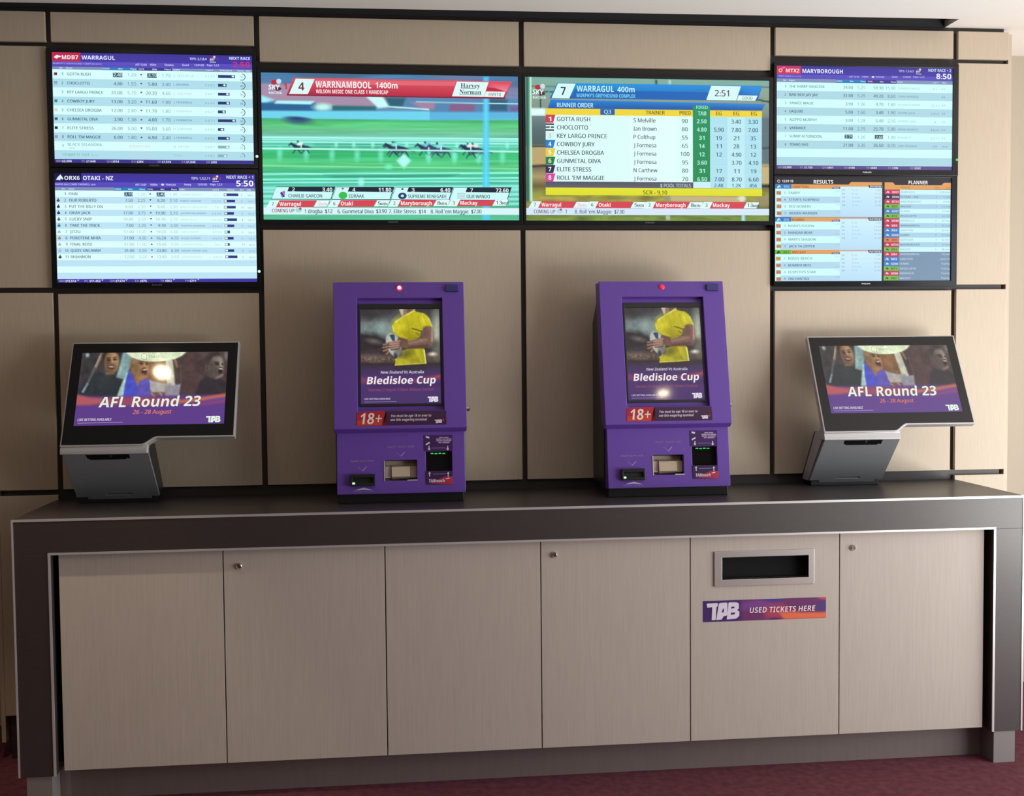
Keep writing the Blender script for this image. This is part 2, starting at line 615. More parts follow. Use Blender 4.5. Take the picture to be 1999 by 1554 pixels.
def board_left_upper():
    c = Canvas([(57, 108), (1866, 125), (1890, 1113), (72, 1100)], 0.870, 0.4845)
    xl, xr = 60, 1868
    c.rect(57, 255, 1900, 1070, (215, 255, 255), None, 0)
    odds_header(c, 57, xr, 108, 187, 234, 259, 515, 820, 1135)
    c.rect(57, 108, 312, 187, (190, 40, 78), None, 2)
    # greyhound mark
    c.poly([(72, 152), (100, 130), (140, 142), (134, 150), (108, 156), (104, 166), (88, 160)], (240, 240, 250), 3)
    c.text('MDB7', 146, 292, 150, 36, (245, 240, 250), 'b', xref=xl)
    c.text('WARRAGUL', 322, 622, 150, 36, (225, 235, 255), 'b', xref=xl)
    c.text("MURPHY'S GREYHOUND COMPLEX", 66, 440, 206, 15, (190, 180, 240), 'm', xref=xl)
    c.text('(MIXED)', 446, 502, 207, 10, (190, 180, 240), 'm', xref=xl)
    c.text('TIPS: 2,1,8,4', 1296, 1452, 157, 20, (220, 225, 255), 'm')
    sky_logo(c, 1505, 160, 0.6, '1', (170, 50, 90))
    c.text('NEXT RACE', 1660, 1848, 149, 26, (225, 230, 255), 'b')
    c.text('2:50', 1690, 1848, 206, 50, (215, 40, 110), 'b')
    for s, a, b in (('AST 12:04', 805, 908), ('450m', 938, 992), ('Showery', 1070, 1152), ('Good', 1230, 1288), ('12:01:05', 1340, 1428), ('Pays: 1,2,3', 1456, 1564)):
        c.text(s, a, b, 213, 17, (215, 215, 250), 'm')
    for s, a, b in (('No', 122, 150), ('Name', 184, 236), ('FIXED', 516, 572), ('Win', 650, 690), ('Place', 762, 815), ('TOTE', 832, 884),
                    ('Win', 958, 998), ('Place', 1070, 1126), ('Trainer', 1146, 1210), ('Last 4', 1448, 1508), ('Early Speed', 1574, 1682), ('Rating', 1734, 1790), ('Max', 1812, 1852)):
        c.text(s, a, b, 246, 13, (228, 238, 250), 'm', xref=xl)
    rows = [('1', 'GOTTA RUSH', 400, '2.40', '1.20', 0, '3.10', '1.70', 'S. MELVILLE', '5133', .95, '91', (120, 40, 70)),
            ('2', 'CHOCLOTTO', 392, '4.80', '1.55', 0, '5.80', '2.40', 'I. BROWN', '5583', .47, '89', (90, 110, 130)),
            ('3', 'KEY LARGO PRINCE', 512, '31.00', '5.75', 0, '20.30', '4.60', 'P. COLTHUP', '5967', .64, '85', None),
            ('4', 'COWBOY JURY', 436, '13.00', '3.20', 1, '11.60', '1.90', 'J. FORMOSA', '6524', .66, '84', (60, 140, 160)),
            ('5', 'CHELSEA DROGBA', 498, '12.00', '2.80', 0, '11.70', '1.80', 'J. FORMOSA', '4527', .43, '87', (215, 215, 190)),
            ('6', 'GUNMETAL DIVA', 464, '3.90', '1.38', 1, '4.00', '1.70', 'J. FORMOSA', '3471', 1.0, '90', (50, 100, 100)),
            ('7', 'ELITE STRESS', 424, '26.00', '5.00', 0, '15.00', '3.60', 'N. CARTHEW', '5645', .34, '85', (30, 50, 60)),
            ('8', "ROLL 'EM MAGGIE", 490, '6.00', '1.80', 1, '6.90', '2.40', 'J. FORMOSA', '8426', .66, '86', (180, 140, 190)),
            ('9', 'BLACK SELANDRA', 498, '', '', 0, '', '', 'D. CATES', '5087', .64, '83', None),
            ('10', 'MAP IT OUT', 384, '', '', 0, '', '', 'TRIAL', '1785', .52, '80', None)]
    for i, r in enumerate(rows):
        y0 = 260 + 80.5 * i
        y = y0 + 40
        dark = i % 2 == 1
        if dark:
            c.rect(57, y0 + 1, 1900, y0 + 80, (176, 222, 236), None, 1)
        scr = i > 7
        tc = (140, 175, 185) if scr else ((52, 78, 96) if dark else (92, 118, 126))
        tc2 = (150, 185, 195) if scr else ((70, 96, 110) if dark else (128, 154, 160))
        if r[12]:
            if r[0] == '2':
                for k in range(3):
                    c.rect(72, y - 16 + k * 12, 104, y - 11 + k * 12, r[12], None, 3, xref=xl)
            else:
                c.rect(74, y - 13, 102, y + 12, r[12], None, 3, xref=xl)
        c.text(r[0], 140 if i < 9 else 138, 154 if i < 9 else 176, y, 24, tc, 'm', xref=xl)
        c.text(r[1], 190, r[2], y - (12 if r[0] == '9' else 0), 25, tc, 'm', xref=xl)
        if scr:
            c.text('SCRATCHED', 742, 940, y, 22, (220, 200, 210), 'r', xref=xl)
            c.text('(Res)', 200 if r[0] == '9' else 396, 252 if r[0] == '9' else 462, y + (22 if r[0] == '9' else 4), 12, tc, 'r', xref=xl)
        else:
            hl = i == 0
            if hl:
                c.rect(602, y - 18, 688, y + 22, (56, 88, 104), None, 3, xref=xl)
                c.rect(912, y - 18, 998, y + 22, (56, 88, 104), None, 3, xref=xl)
            num(c, r[3], 686, y, 28, (210, 235, 240) if hl else tc2, 22.4, xl, 'm')
            num(c, r[4], 812, y, 28, tc2, 22.4, xl)
            arrow(c, 858, y + 4, r[5], (60, 60, 80) if not r[5] else (110, 50, 70))
            num(c, r[6], 998, y, 28, (210, 235, 240) if hl else tc2, 22.4, xl, 'm')
            num(c, r[7], 1124, y, 28, tc2, 22.4, xl)
        c.text(r[8], 1150, 1150 + 17 * len(r[8]), y, 17, tc2 if dark else (170, 195, 198), 'r', xref=xl)
        c.text(' '.join(r[9]), 1440, 1524, y + 2, 17, (110, 130, 140) if dark else (150, 170, 175), 'r', xref=xl)
        bc = (140, 176, 190) if scr else NAVY
        x1 = 1558 + 162 * r[10]
        c.rect(1556, y - 13, x1, y + 13, bc, None, 3, xref=xl)
        c.poly([(x1 - 34, y + 12), (x1 - 18, y + 2), (x1 - 4, y + 14), (x1 - 16, y + 24)], (225, 245, 250), 4)
        c.text(r[11], 1762, 1790, y + 4, 19, tc2, 'r', xref=xl)
        c.ring(1776, y + 18, 26, 32, (110, 140, 150) if scr else (52, 66, 76), 4, -90, 10 + 100 * (int(r[11]) - 80) / 10)
    c.rect(57, 1065, 1895, 1102, (60, 52, 140), None, 1)
    for s, a, b in (('WN', 84, 132), ('PL', 316, 348), ('QN', 542, 586), ('EX', 768, 806), ('TR', 1000, 1036), ('F4', 1226, 1258), ('DB', 1452, 1486)):
        c.text(s, a, b, 1084, 18, (190, 160, 200), 'r', xref=xl)
    for s, a, b in (('$2,500', 138, 224), ('$1,040', 356, 440), ('$514', 594, 652), ('$284', 814, 874), ('$1,518', 1044, 1126), ('$1,048', 1266, 1350), ('$93', 1494, 1546)):
        c.text(s, a, b, 1084, 19, (225, 228, 250), 'b', xref=xl)
    return c


def board_left_lower():
    c = Canvas([(78, 48), (1893, 68), (1920, 1050), (103, 1042)], 0.870, 0.4845)
    xl, xr = 80, 1896
    c.rect(78, 200, 1930, 1015, (222, 255, 255), None, 0)
    odds_header(c, 78, xr, 48, 130, 175, 205, 612, 908, 1198)
    c.rect(78, 48, 318, 130, (22, 22, 70), (30, 30, 92), 2)
    c.poly([(90, 112), (104, 88), (126, 66), (134, 62), (138, 72), (156, 96), (152, 108), (140, 104), (128, 98), (130, 116), (108, 110)], (225, 240, 250), 3)
    c.text('ORX6', 166, 304, 92, 36, (235, 240, 255), 'b', xref=xl)
    c.text('OTAKI - NZ', 334, 606, 92, 38, (235, 240, 255), 'b', xref=xl)
    c.text('DARYN BALCOMBE FAREWELL', 84, 400, 150, 17, (205, 195, 250), 'm', xref=xl)
    c.text('MDN', 406, 446, 152, 12, (205, 195, 250), 'm', xref=xl)
    c.text('TIPS: 1,3,2,11', 1312, 1480, 102, 22, (225, 230, 255), 'm')
    sky_logo(c, 1530, 106, 0.6, '1', (190, 40, 90))
    c.text('NEXT RACE + 1', 1632, 1876, 92, 28, (225, 230, 255), 'b')
    c.text('5:50', 1722, 1878, 150, 52, (245, 250, 250), 'b')
    for s, a, b in (('AST 12:07', 806, 906), ('1600m', 940, 1006), ('Overcast', 1084, 1172), ('Heavy', 1250, 1312), ('12:01:05', 1372, 1456), ('Pays: 1,2,3', 1486, 1592)):
        c.text(s, a, b, 158, 18, (215, 215, 250), 'm')
    c.disc(1054, 158, 14, 9, (220, 225, 250), 4)
    for s, a, b in (('No', 144, 172), ('Name', 206, 256), ('FIXED', 620, 676), ('Win', 740, 778), ('Place', 844, 892), ('TOTE', 914, 964),
                    ('Win', 1034, 1068), ('Place', 1132, 1182), ('Rider', 1210, 1256), ('Last 4', 1508, 1562), ('Rating', 1640, 1702), ('Barr', 1756, 1790), ('Wgt', 1820, 1856)):
        c.text(s, a, b, 191, 13, (232, 240, 250), 'm', xref=xl)
    rows = [('1', 'FINN', 282, '2.10', '1.20', 1, '2.40', '1.40', 'HAYDEN TINSLEY', '22', .9, '2', None),
            ('2', 'OUR ROBERTO', 452, '7.50', '2.25', 0, '8.20', '2.10', 'ROBERT HANNAM', '5026', .62, '9', (110, 60, 90)),
            ('3', 'PUT THE BILLY ON', 510, '8.00', '2.30', 0, '8.60', '2.30', 'REBECCA GOLDSBURY', '78', .66, '10', (40, 50, 90)),
            ('4', 'OKAY JACK', 402, '17.00', '3.75', 1, '19.90', '5.10', 'JOHNATHAN PARKES', '9940', .5, '3', (40, 50, 90)),
            ('5', 'LUCKY SNIP', 412, '10.00', '2.50', 0, '10.10', '2.70', 'MARK HILLS', '0420', .74, '1', (90, 90, 140)),
            ('6', 'TAKE THE TRICK', 486, '7.00', '2.20', 0, '9.70', '2.50', 'TIMOTHY JOHNSON', '4683', .5, '7', (60, 130, 130)),
            ('7', 'JITZU', 308, '51.00', '11.00', 1, '19.20', '6.60', 'LEITH INNES', '4700', .14, '5', (180, 190, 200)),
            ('8', 'POROTENE MHIA', 494, '21.00', '4.50', 1, '16.20', '4.10', 'DYLAN TURNER', '0049', .42, '6', (170, 140, 110)),
            ('9', 'FINAL ROSE', 416, '51.00', '11.00', 1, '19.40', '5.00', 'JOHN R RIDDELL', '39', .09, '11', (190, 180, 170)),
            ('10', 'QUITE UNCANNY', 496, '31.00', '5.50', 0, '23.80', '6.30', 'MASAN SINGH (A3)', '', .44, '8', (170, 190, 210)),
            ('11', 'RHIANNON', 400, '12.00', '3.20', 1, '13.80', '3.60', 'JASON WADDELL', '4949', .7, '4', (40, 70, 80))]
    for i in range(14):
        y0 = 207 + 57.4 * i
        if i % 2 == 1:
            c.rect(78, y0, 1930, y0 + 57, (190, 228, 246), None, 1)
    for i, r in enumerate(rows):
        y = 236 + 57.2 * i
        dark = i % 2 == 1
        dx = i * 1.8
        tc = (52, 78, 100) if dark else (88, 112, 124)
        t2 = (86, 112, 124) if dark else (176, 200, 204)
        if r[12]:
            c.disc(108 + dx, y + 4, 15, 11, r[12], 3)
            c.disc(108 + dx, y - 12, 6, 6, r[12], 3)
        c.text(r[0], 164 + dx - (8 if i > 8 else 0), 178 + dx + (6 if i > 8 else 0), y, 24, tc, 'm', xref=xl)
        c.text(r[1], 206 + dx, r[2], y, 25, tc, 'm', xref=xl)
        hl = i == 0
        if hl:
            c.rect(706, y - 18, 782, y + 20, (44, 88, 112), None, 3, xref=xl)
            c.rect(998, y - 18, 1074, y + 20, (44, 88, 112), None, 3, xref=xl)
        num(c, r[3], 780 + dx, y, 25, (215, 240, 245) if hl else t2, 19.6, xl, 'm')
        num(c, r[4], 894 + dx, y, 25, t2, 19.8, xl)
        arrow(c, 942 + dx, y + 4, r[5], (56, 84, 96) if not r[5] else (120, 50, 70), 10)
        num(c, r[6], 1072 + dx, y, 25, (215, 240, 245) if hl else t2, 19.6, xl, 'm')
        num(c, r[7], 1186 + dx, y, 25, t2, 19.8, xl)
        c.text(r[8], 1212 + dx, 1212 + dx + 14.5 * len(r[8]), y + 2, 15, (96, 122, 134) if dark else (188, 208, 210), 'r', xref=xl)
        if r[9]:
            n = len(r[9])
            c.text(' '.join(r[9]), 1540 - 10 * n + dx, 1536 + 11 * n + dx, y + 4, 17, (120, 142, 150) if dark else (178, 196, 200), 'r', xref=xl)
        x0 = 1608 + dx
        c.rect(x0, y - 11, x0 + 30, y + 13, (60, 76, 120), None, 3, xref=xl)
        c.rect(x0 + 4, y - 7, x0 + 26, y + 9, (228, 248, 255), None, 4, xref=xl)
        c.rect(x0 + 30, y - 11, x0 + 34 + 110 * r[10], y + 13, (50, 54, 130) if i not in (6, 8) else (60, 76, 96), None, 3, xref=xl)
        c.text(r[11], 1764 + dx, 1764 + dx + 13 * len(r[11]), y + 4, 16, (120, 150, 160), 'r', xref=xl)
        c.text('56.5' if i > 4 else '58.5', 1826 + dx, 1880 + dx, y + 6, 16, (130, 158, 170), 'r', xref=xl)
    c.rect(78, 1010, 1925, 1046, (66, 56, 160), None, 1)
    for s, a, b in (('WN', 118, 164), ('PL', 348, 382), ('QN', 578, 622), ('EX', 806, 842), ('TR', 1036, 1070), ('F4', 1262, 1294)):
        c.text(s, a, b, 1030, 18, (200, 170, 215), 'r', xref=100)
    for s, a, b in (('$15,514', 174, 272), ('$11,452', 392, 492), ('$7,674', 630, 712), ('$876', 852, 912), ('$962', 1080, 1140), ('$211', 1302, 1360)):
        c.text(s, a, b, 1030, 19, (228, 230, 255), 'b', xref=100)
    for x in (290, 510, 728, 1160, 1382):
        c.poly([(x - 10, 1020), (x + 10, 1018), (x - 2, 1032)], (200, 190, 240), 4)
    return c


def board_right_upper():
    c = Canvas([(85, 138), (1845, 165), (1840, 1190), (80, 1180)], 0.874, 0.486)
    xl, xr = 85, 1842
    c.rect(80, 300, 1850, 1145, (208, 255, 255), None, 0)
    odds_header(c, 85, 1846, 138, 226, 268, 304, 680, 978, 1282)
    c.rect(85, 142, 330, 224, (206, 44, 86), None, 2)
    c.ring(124, 188, 10, 20, (240, 170, 180), 4)
    c.line(136, 168, 168, 158, 6, (240, 170, 180), 4)
    c.text('MTX2', 178, 312, 188, 36, (240, 230, 245), 'b', xref=xl)
    c.text('MARYBOROUGH', 342, 746, 190, 40, (225, 235, 255), 'b', xref=xl)
    c.text('TERRY EVANS', 98, 226, 245, 17, (185, 170, 235), 'm', xref=xl)
    c.text('(2YO PLUS MS)', 230, 328, 246, 12, (185, 170, 235), 'm', xref=xl)
    c.text('TIPS: 7,5,4,3', 1302, 1452, 192, 20, (215, 215, 245), 'm')
    sky_logo(c, 1500, 196, 0.6, '1', (120, 50, 100))
    c.text('NEXT RACE + 2', 1600, 1828, 184, 27, (205, 220, 250), 'b')
    c.text('8:50', 1680, 1830, 244, 54, (235, 250, 255), 'b')
    for s, a, b in (('AST 12:10', 808, 906), ('2100m', 936, 998), ('Overcast', 1074, 1160), ('Good', 1236, 1290), ('12:00:03', 1344, 1424), ('Pays: 1,2,3', 1450, 1560)):
        c.text(s, a, b, 250, 18, (200, 195, 240), 'm')
    c.disc(1048, 252, 14, 9, (220, 225, 250), 4)
    for s, a, b in (('No', 152, 180), ('Name', 210, 264), ('FIXED', 684, 740), ('Win', 816, 850), ('Place', 924, 972), ('TOTE', 994, 1042),
                    ('Win', 1116, 1152), ('Place', 1226, 1276), ('Driver', 1294, 1346), ('Last 4', 1644, 1700), ('Hcp', 1738, 1778)):
        c.text(s, a, b, 286, 14, (232, 240, 250), 'm', xref=xl)
    rows = [('1', 'THE SHARP SHOOTER', 562, '34.00', '5.25', '59.30', '15.90', 'CAMERON MAGGS', '0x', 'FT'),
            ('2', 'BAD BOY JAY JAY', 496, '31.00', '5.25', '49.20', '8.60', 'TONY BARRESI', '', 'FT'),
            ('3', 'YANKEE MAGIC', 458, '3.90', '1.36', '4.70', '1.80', 'NATHAN PURDON', '2551', 'FT'),
            ('4', 'DAQUIRI', 344, '5.00', '1.60', '3.40', '1.90', 'DAVID JACK', '2453', 'FT'),
            ('5', 'ALEPPO MURPHY', 486, '3.00', '1.28', '5.40', '2.10', 'HAYDON GRAY', '4', 'FT'),
            ('6', 'VARIANCE', 372, '11.00', '2.75', '25.70', '5.90', 'DAVID MURPHY', '8840', 'FT'),
            ('7', 'SUNNY AFTERNOON', 530, '2.75', '1.26', '2.60', '1.00', 'ROB BUTT', '0321', 'FT'),
            ('8', 'TENNO SHO', 396, '21.00', '3.20', '35.50', '8.10', 'JOSH DUGGAN', '39', '20 mtr')]
    for i in range(10):
        y0 = 306 + 83.4 * i
        if i % 2 == 1:
            c.rect(80, y0, 1850, y0 + 83, (172, 216, 228), None, 1)
    for i, r in enumerate(rows):
        y = 346 + 83.6 * i
        dark = i % 2 == 1
        tc = (58, 84, 100) if dark else (108, 136, 142)
        t2 = (84, 110, 120) if dark else (132, 160, 166)
        c.text(r[0], 164, 178, y, 23, tc, 'm', xref=xl)
        c.text(r[1], 210, r[2], y, 26, tc, 'm', xref=xl)
        hl = i == 6
        if hl:
            c.rect(764, y - 21, 846, y + 20, (58, 84, 104), None, 3, xref=xl)
            c.rect(1066, y - 21, 1150, y + 20, (58, 84, 104), None, 3, xref=xl)
        num(c, r[3], 846, y + 2, 30, (205, 230, 240) if hl else t2, 22, xl, 'm')
        num(c, r[4], 970, y + 2, 30, t2, 22.4, xl)
        num(c, r[5], 1150, y + 2, 30, (205, 230, 240) if hl else t2, 22, xl, 'm')
        num(c, r[6], 1272, y + 2, 30, t2, 22.4, xl)
        c.text(r[7], 1298, 1298 + 17 * len(r[7]), y + 4, 18, (104, 130, 140) if dark else (150, 180, 184), 'r', xref=xl)
        if r[8]:
            n = len(r[8])
            c.text(' '.join(r[8]), 1668 - 10 * n, 1668 + 10 * n, y + 8, 18, t2, 'r', xref=xl)
        c.text(r[9], 1738, 1738 + (34 if len(r[9]) < 3 else 60), y + 8, 18 if len(r[9]) < 3 else 12, t2, 'r', xref=xl)
    c.rect(80, 1141, 1848, 1182, (88, 74, 140), None, 1)
    for s, a, b in (('WN', 96, 140), ('PL', 318, 350), ('QN', 540, 580), ('EX', 762, 796), ('TR', 980, 1012), ('F4', 1202, 1232), ('DB', 1420, 1456)):
        c.text(s, a, b, 1162, 19, (190, 165, 205), 'r', xref=82)
    for s, a, b in (('$2,009', 148, 230), ('$1,150', 360, 440), ('$461', 590, 646), ('$148', 804, 864), ('$683', 1022, 1086), ('$186', 1242, 1300), ('$242', 1464, 1526)):
        c.text(s, a, b, 1162, 20, (228, 225, 245), 'b', xref=82)
    return c


def board_right_lower():
    c = Canvas([(75, 75), (1845, 75), (1815, 1115), (55, 1115)], 0.878, 0.496)
    c.poly([(60, 60), (1850, 60), (1820, 1120), (50, 1120)], (40, 38, 44), 0)
    c.ring(110, 122, 11, 15, (215, 220, 230), 3)
    c.line(110, 122, 110, 112, 3, (215, 220, 230), 3)
    c.text('12:01:10', 142, 254, 122, 24, (230, 235, 245), 'b')
    c.text('RESULTS', 456, 650, 127, 36, (245, 245, 245), 'b')
    c.text('PLANNER', 1408, 1604, 127, 36, (245, 245, 245), 'b')
    OR, ORT = (226, 160, 92), (150, 80, 30)
    # left three results blocks
    c.poly([(76, 152), (806, 152), (828, 127), (1142, 127), (1140, 172), (720, 172), (720, 196), (76, 196)], OR, 3)
    heads = [(152, 'RR3', 'GRAFTON', 'INTERIM', (44, 120, 196), 0), (480, 'SD04', 'DUBBO', 'PAYING', (44, 120, 196), -9), (804, 'BR2', 'MACKAY', 'PAYING', (112, 184, 64), -16)]
    names = [[('5', 'FABRY', 318), ('6', "STEVE'S SURPRISE", 508), ('8', 'RED BOWERS', 424), ('3', 'HIDDEN WARRIOR', 486)],
             [('1', "NOAH'S FUSION", 448), ('2', 'NANGAR BEAR', 434), ('9', "MARY'S SHADOW", 468), ('5', 'JACK YA ZIPPER', 456)],
             [('7', 'BOSSY BEACH', 424), ('3', 'BOMBER MISS', 414), ('4', "ELSPETH'S STAR", 458), ('9', 'ENCHANTRIX', 394)]]
    pays = [('QN', '5-6', '7.80'), ('EX', '5-6', '17.20'), ('TR', '5-6-8', '69.50'), ('F4', '5-6-8-3', '81.40'), ('DB', '5-5', '21.80')]
    for k, (y, code, town, st, col, dx) in enumerate(heads):
        c.rect(76 + dx, y, 1142 + dx, y + 324, (196, 230, 250), None, 1)
        c.rect(76 + dx, y + 44, 720 + dx, y + 324, (206, 255, 252), None, 2)
        if k:
            c.rect(76 + dx, y, 720 + dx, y + 42, OR, (222, 158, 96), 3)
            c.rect(720 + dx, y, 1142 + dx, y + 14, (206, 170, 150), None, 3)
        c.rect(720 + dx, y + 20, 1140 + dx, y + 324, (206, 240, 255), (186, 222, 246), 2)
        c.rect(76 + dx, y + 1, 236 + dx, y + 44, col, None, 4)
        mk = (30, 50, 30) if k == 2 else (190, 230, 250)
        c.poly([(90 + dx, y + 36), (104 + dx, y + 14), (116 + dx, y + 8), (132 + dx, y + 30), (124 + dx, y + 34), (112 + dx, y + 26), (112 + dx, y + 38)], mk, 5)
        c.text(code, 160 + dx, 214 + dx, y + 24, 22, (60, 110, 40) if k == 2 else (150, 210, 245), 'b', lay=6)
        c.text(town, 246 + dx, (400, 352, 366)[k], y + 25, 26, ORT, 'm')
        c.poly([(634 + dx, y + 44), (648 + dx, y + 24), (720 + dx, y + 24), (720 + dx, y + 44)], (104, 96, 140), 4)
        c.text('TOTE', 652 + dx, 706 + dx, y + 35, 14, (215, 215, 235), 'b')
        c.poly([(1002 + dx, y + 4), (1136 + dx, y + 4), (1136 + dx, y + 32), (1010 + dx, y + 32)], (56, 62, 84), 4)
        c.text(st, 1018 + dx, 1128 + dx, y + 18, 19, (225, 230, 240), 'b')
        for j, (n, nm, x1) in enumerate(names[k]):
            yy = y + 86 + 67.5 * j
            if j % 2 == 1:
                c.rect(128 + dx, yy - 33, 718 + dx, yy + 34, (180, 216, 238), None, 3)
            bc = (206, 140, 110) if not (k == 1 and j == 3) and not (k == 2 and j == 0) else (204, 164, 90)
            c.rect(84 + dx, yy - 18, 132 + dx, yy + 20, bc, None, 4)
            c.text(('1st', '2nd', '3rd', '4th')[j], 90 + dx, 126 + dx, yy + 1, 18, (140, 84, 70), 'm')
            tc = (70, 94, 110) if j % 2 else (116, 146, 150)
            c.text(n, 162 + dx, 176 + dx, yy, 20, tc, 'm')
            c.text(nm, 206 + dx, x1, yy, 24, tc, 'm')
            c.text(('3.20', '2.80', '1.70', '2.30')[j], 664 + dx, 712 + dx, yy + (-18 if j != 1 else 16), 15, (164, 192, 204), 'r')
        for j, (a, b, d) in enumerate(pays):
            yy = y + 54 + 38 * j
            c.text(a, 736 + dx, 766 + dx, yy, 15, (110, 136, 156), 'r')
            c.text(b, 838 + dx, 860 + dx + 10 * len(b), yy, 14, (156, 184, 206), 'r')
            c.text(d, 1128 + dx - 13 * len(d), 1126 + dx, yy, 15, (140, 164, 186), 'r')
    # planner column
    c.poly([(1168, 127), (1252, 127), (1272, 152), (1744, 152), (1770, 127), (1840, 127), (1838, 196), (1166, 200)], OR, 1)
    c.text('Meeting', 1334, 1422, 176, 18, (150, 96, 60), 'r')
    c.text('Rng', 1680, 1716, 178, 17, (150, 96, 60), 'r')
    c.text('Start', 1786, 1834, 178, 17, (150, 96, 60), 'r')
    RED, BLU, GRN, DRK, ORG = (196, 54, 84), (60, 130, 200), (122, 184, 72), (48, 46, 78), (214, 130, 84)
    pl = [('MDB7', RED, 'WARRAGUL', '7', '2:50 min'), ('ORX6', DRK, 'OTAKI - NZ', '6', '5 min'), ('MTX2', RED, 'MARYBOROUGH', '2', '8 min'), ('BR3', GRN, 'MACKAY', '3', '13 min'),
          ('SD07', BLU, 'DUBBO', '7', '17 min'), ('BT2', GRN, 'REDCLIFFE', '2', '20 min'), ('MDB8', RED, 'WARRAGUL', '8', '25 min'), ('MR5', RED, 'WARRNAMBOOL', '5', '28 min'),
          ('RR4', BLU, 'GRAFTON', '4', '33 min'), ('SD08', BLU, 'DUBBO', '8', '37 min'), ('OR1', ORG, 'NORTHAM', '1', '42 min'), ('MTX3', RED, 'MARYBOROUGH', '3', '43 min'),
          ('BR4', GRN, 'MACKAY', '4', '48 min'), ('MR4', RED, 'WARRNAMBOOL', '', 'Closed'), ('RR3', BLU, 'GRAFTON', '', 'Interim'), ('SD06', BLU, 'DUBBO', '', 'Paying'),
          ('BT1', GRN, 'REDCLIFFE', '', 'Paying'), ('MDB6', RED, 'WARRAGUL', '', 'Paying'), ('BR2', GRN, 'MACKAY', '', 'Paying')]
    for i, (code, col, town, n, st) in enumerate(pl):
        y = 200 + 48 * i
        dx = -1.5 * i
        late = i > 12
        c.rect(1320 + dx, y, 1836 + dx, y + 48, (118, 146, 172) if late else ((170, 208, 230) if i % 2 else (204, 246, 255)), None, 1)
        c.rect(1166 + dx, y + 1, 1318 + dx, y + 47, col, None, 2)
        mk = (40, 60, 36) if col == GRN else ((90, 50, 30) if col == ORG else (235, 225, 240))
        c.poly([(1178 + dx, y + 36), (1196 + dx, y + 12), (1216 + dx, y + 26), (1206 + dx, y + 34), (1192 + dx, y + 28)], mk, 4)
        c.text(code, 1240 + dx, 1310 + dx - (14 if len(code) < 4 else 0), y + 25, 21, (60, 90, 44) if col == GRN else ((120, 60, 30) if col == ORG else (240, 225, 238)), 'b')
        tc = (206, 222, 238) if late else ((96, 124, 140) if i % 2 else (152, 184, 198))
        c.text(town, 1328 + dx, 1328 + dx + 18 * len(town), y + 24, 18, tc, 'm')
        if n:
            c.text(n, 1684 + dx, 1694 + dx, y + 24, 17, (110, 140, 160), 'r')
        c.text(st, 1832 + dx - 14 * len(st), 1830 + dx, y + 24, 17, (210, 224, 240) if late else (110, 138, 156), 'r')
    return c


def ticker(c, y0, xr, race):
    """four small race flags and the crawl under them, common to the two big screens"""
    for n, town, mins, x0, x1, x2, x3 in race:
        c.poly([(x0 + 28, y0), (x2 + 20, y0), (x2 - 6, y0 + 50), (x0, y0 + 50)], (214, 70, 84), 2)
        c.poly([(x0 + 24, y0), (x0 + 92, y0), (x0 + 66, y0 + 50), (x0 - 4, y0 + 50)], (222, 250, 248), 3)
        c.text(n, x0 + 36, x0 + 50, y0 + 25, 25, (60, 70, 80), 'm')
        c.text(town, x0 + 92, x1, y0 + 25, 28, (248, 250, 250), 'b')
        c.poly([(x2 + 22, y0), (x3 + 26, y0), (x3, y0 + 50), (x2 - 6, y0 + 50)], (60, 80, 90), 3)
        c.poly([(x2 + 24, y0 + 2), (x3 + 22, y0 + 2), (x3, y0 + 48), (x2 - 2, y0 + 48)], (228, 252, 250) if mins != '2' else (240, 246, 250), 4)
        mc = (50, 62, 76) if mins != '2' else (200, 196, 214)
        nw = 20 * len(mins)
        c.text(mins, x2 + 28, x2 + 28 + nw, y0 + 25, 26, mc, 'm')
        c.text('MIN', x2 + 30 + nw, x2 + 78 + nw, y0 + 30, 18, mc, 'b')


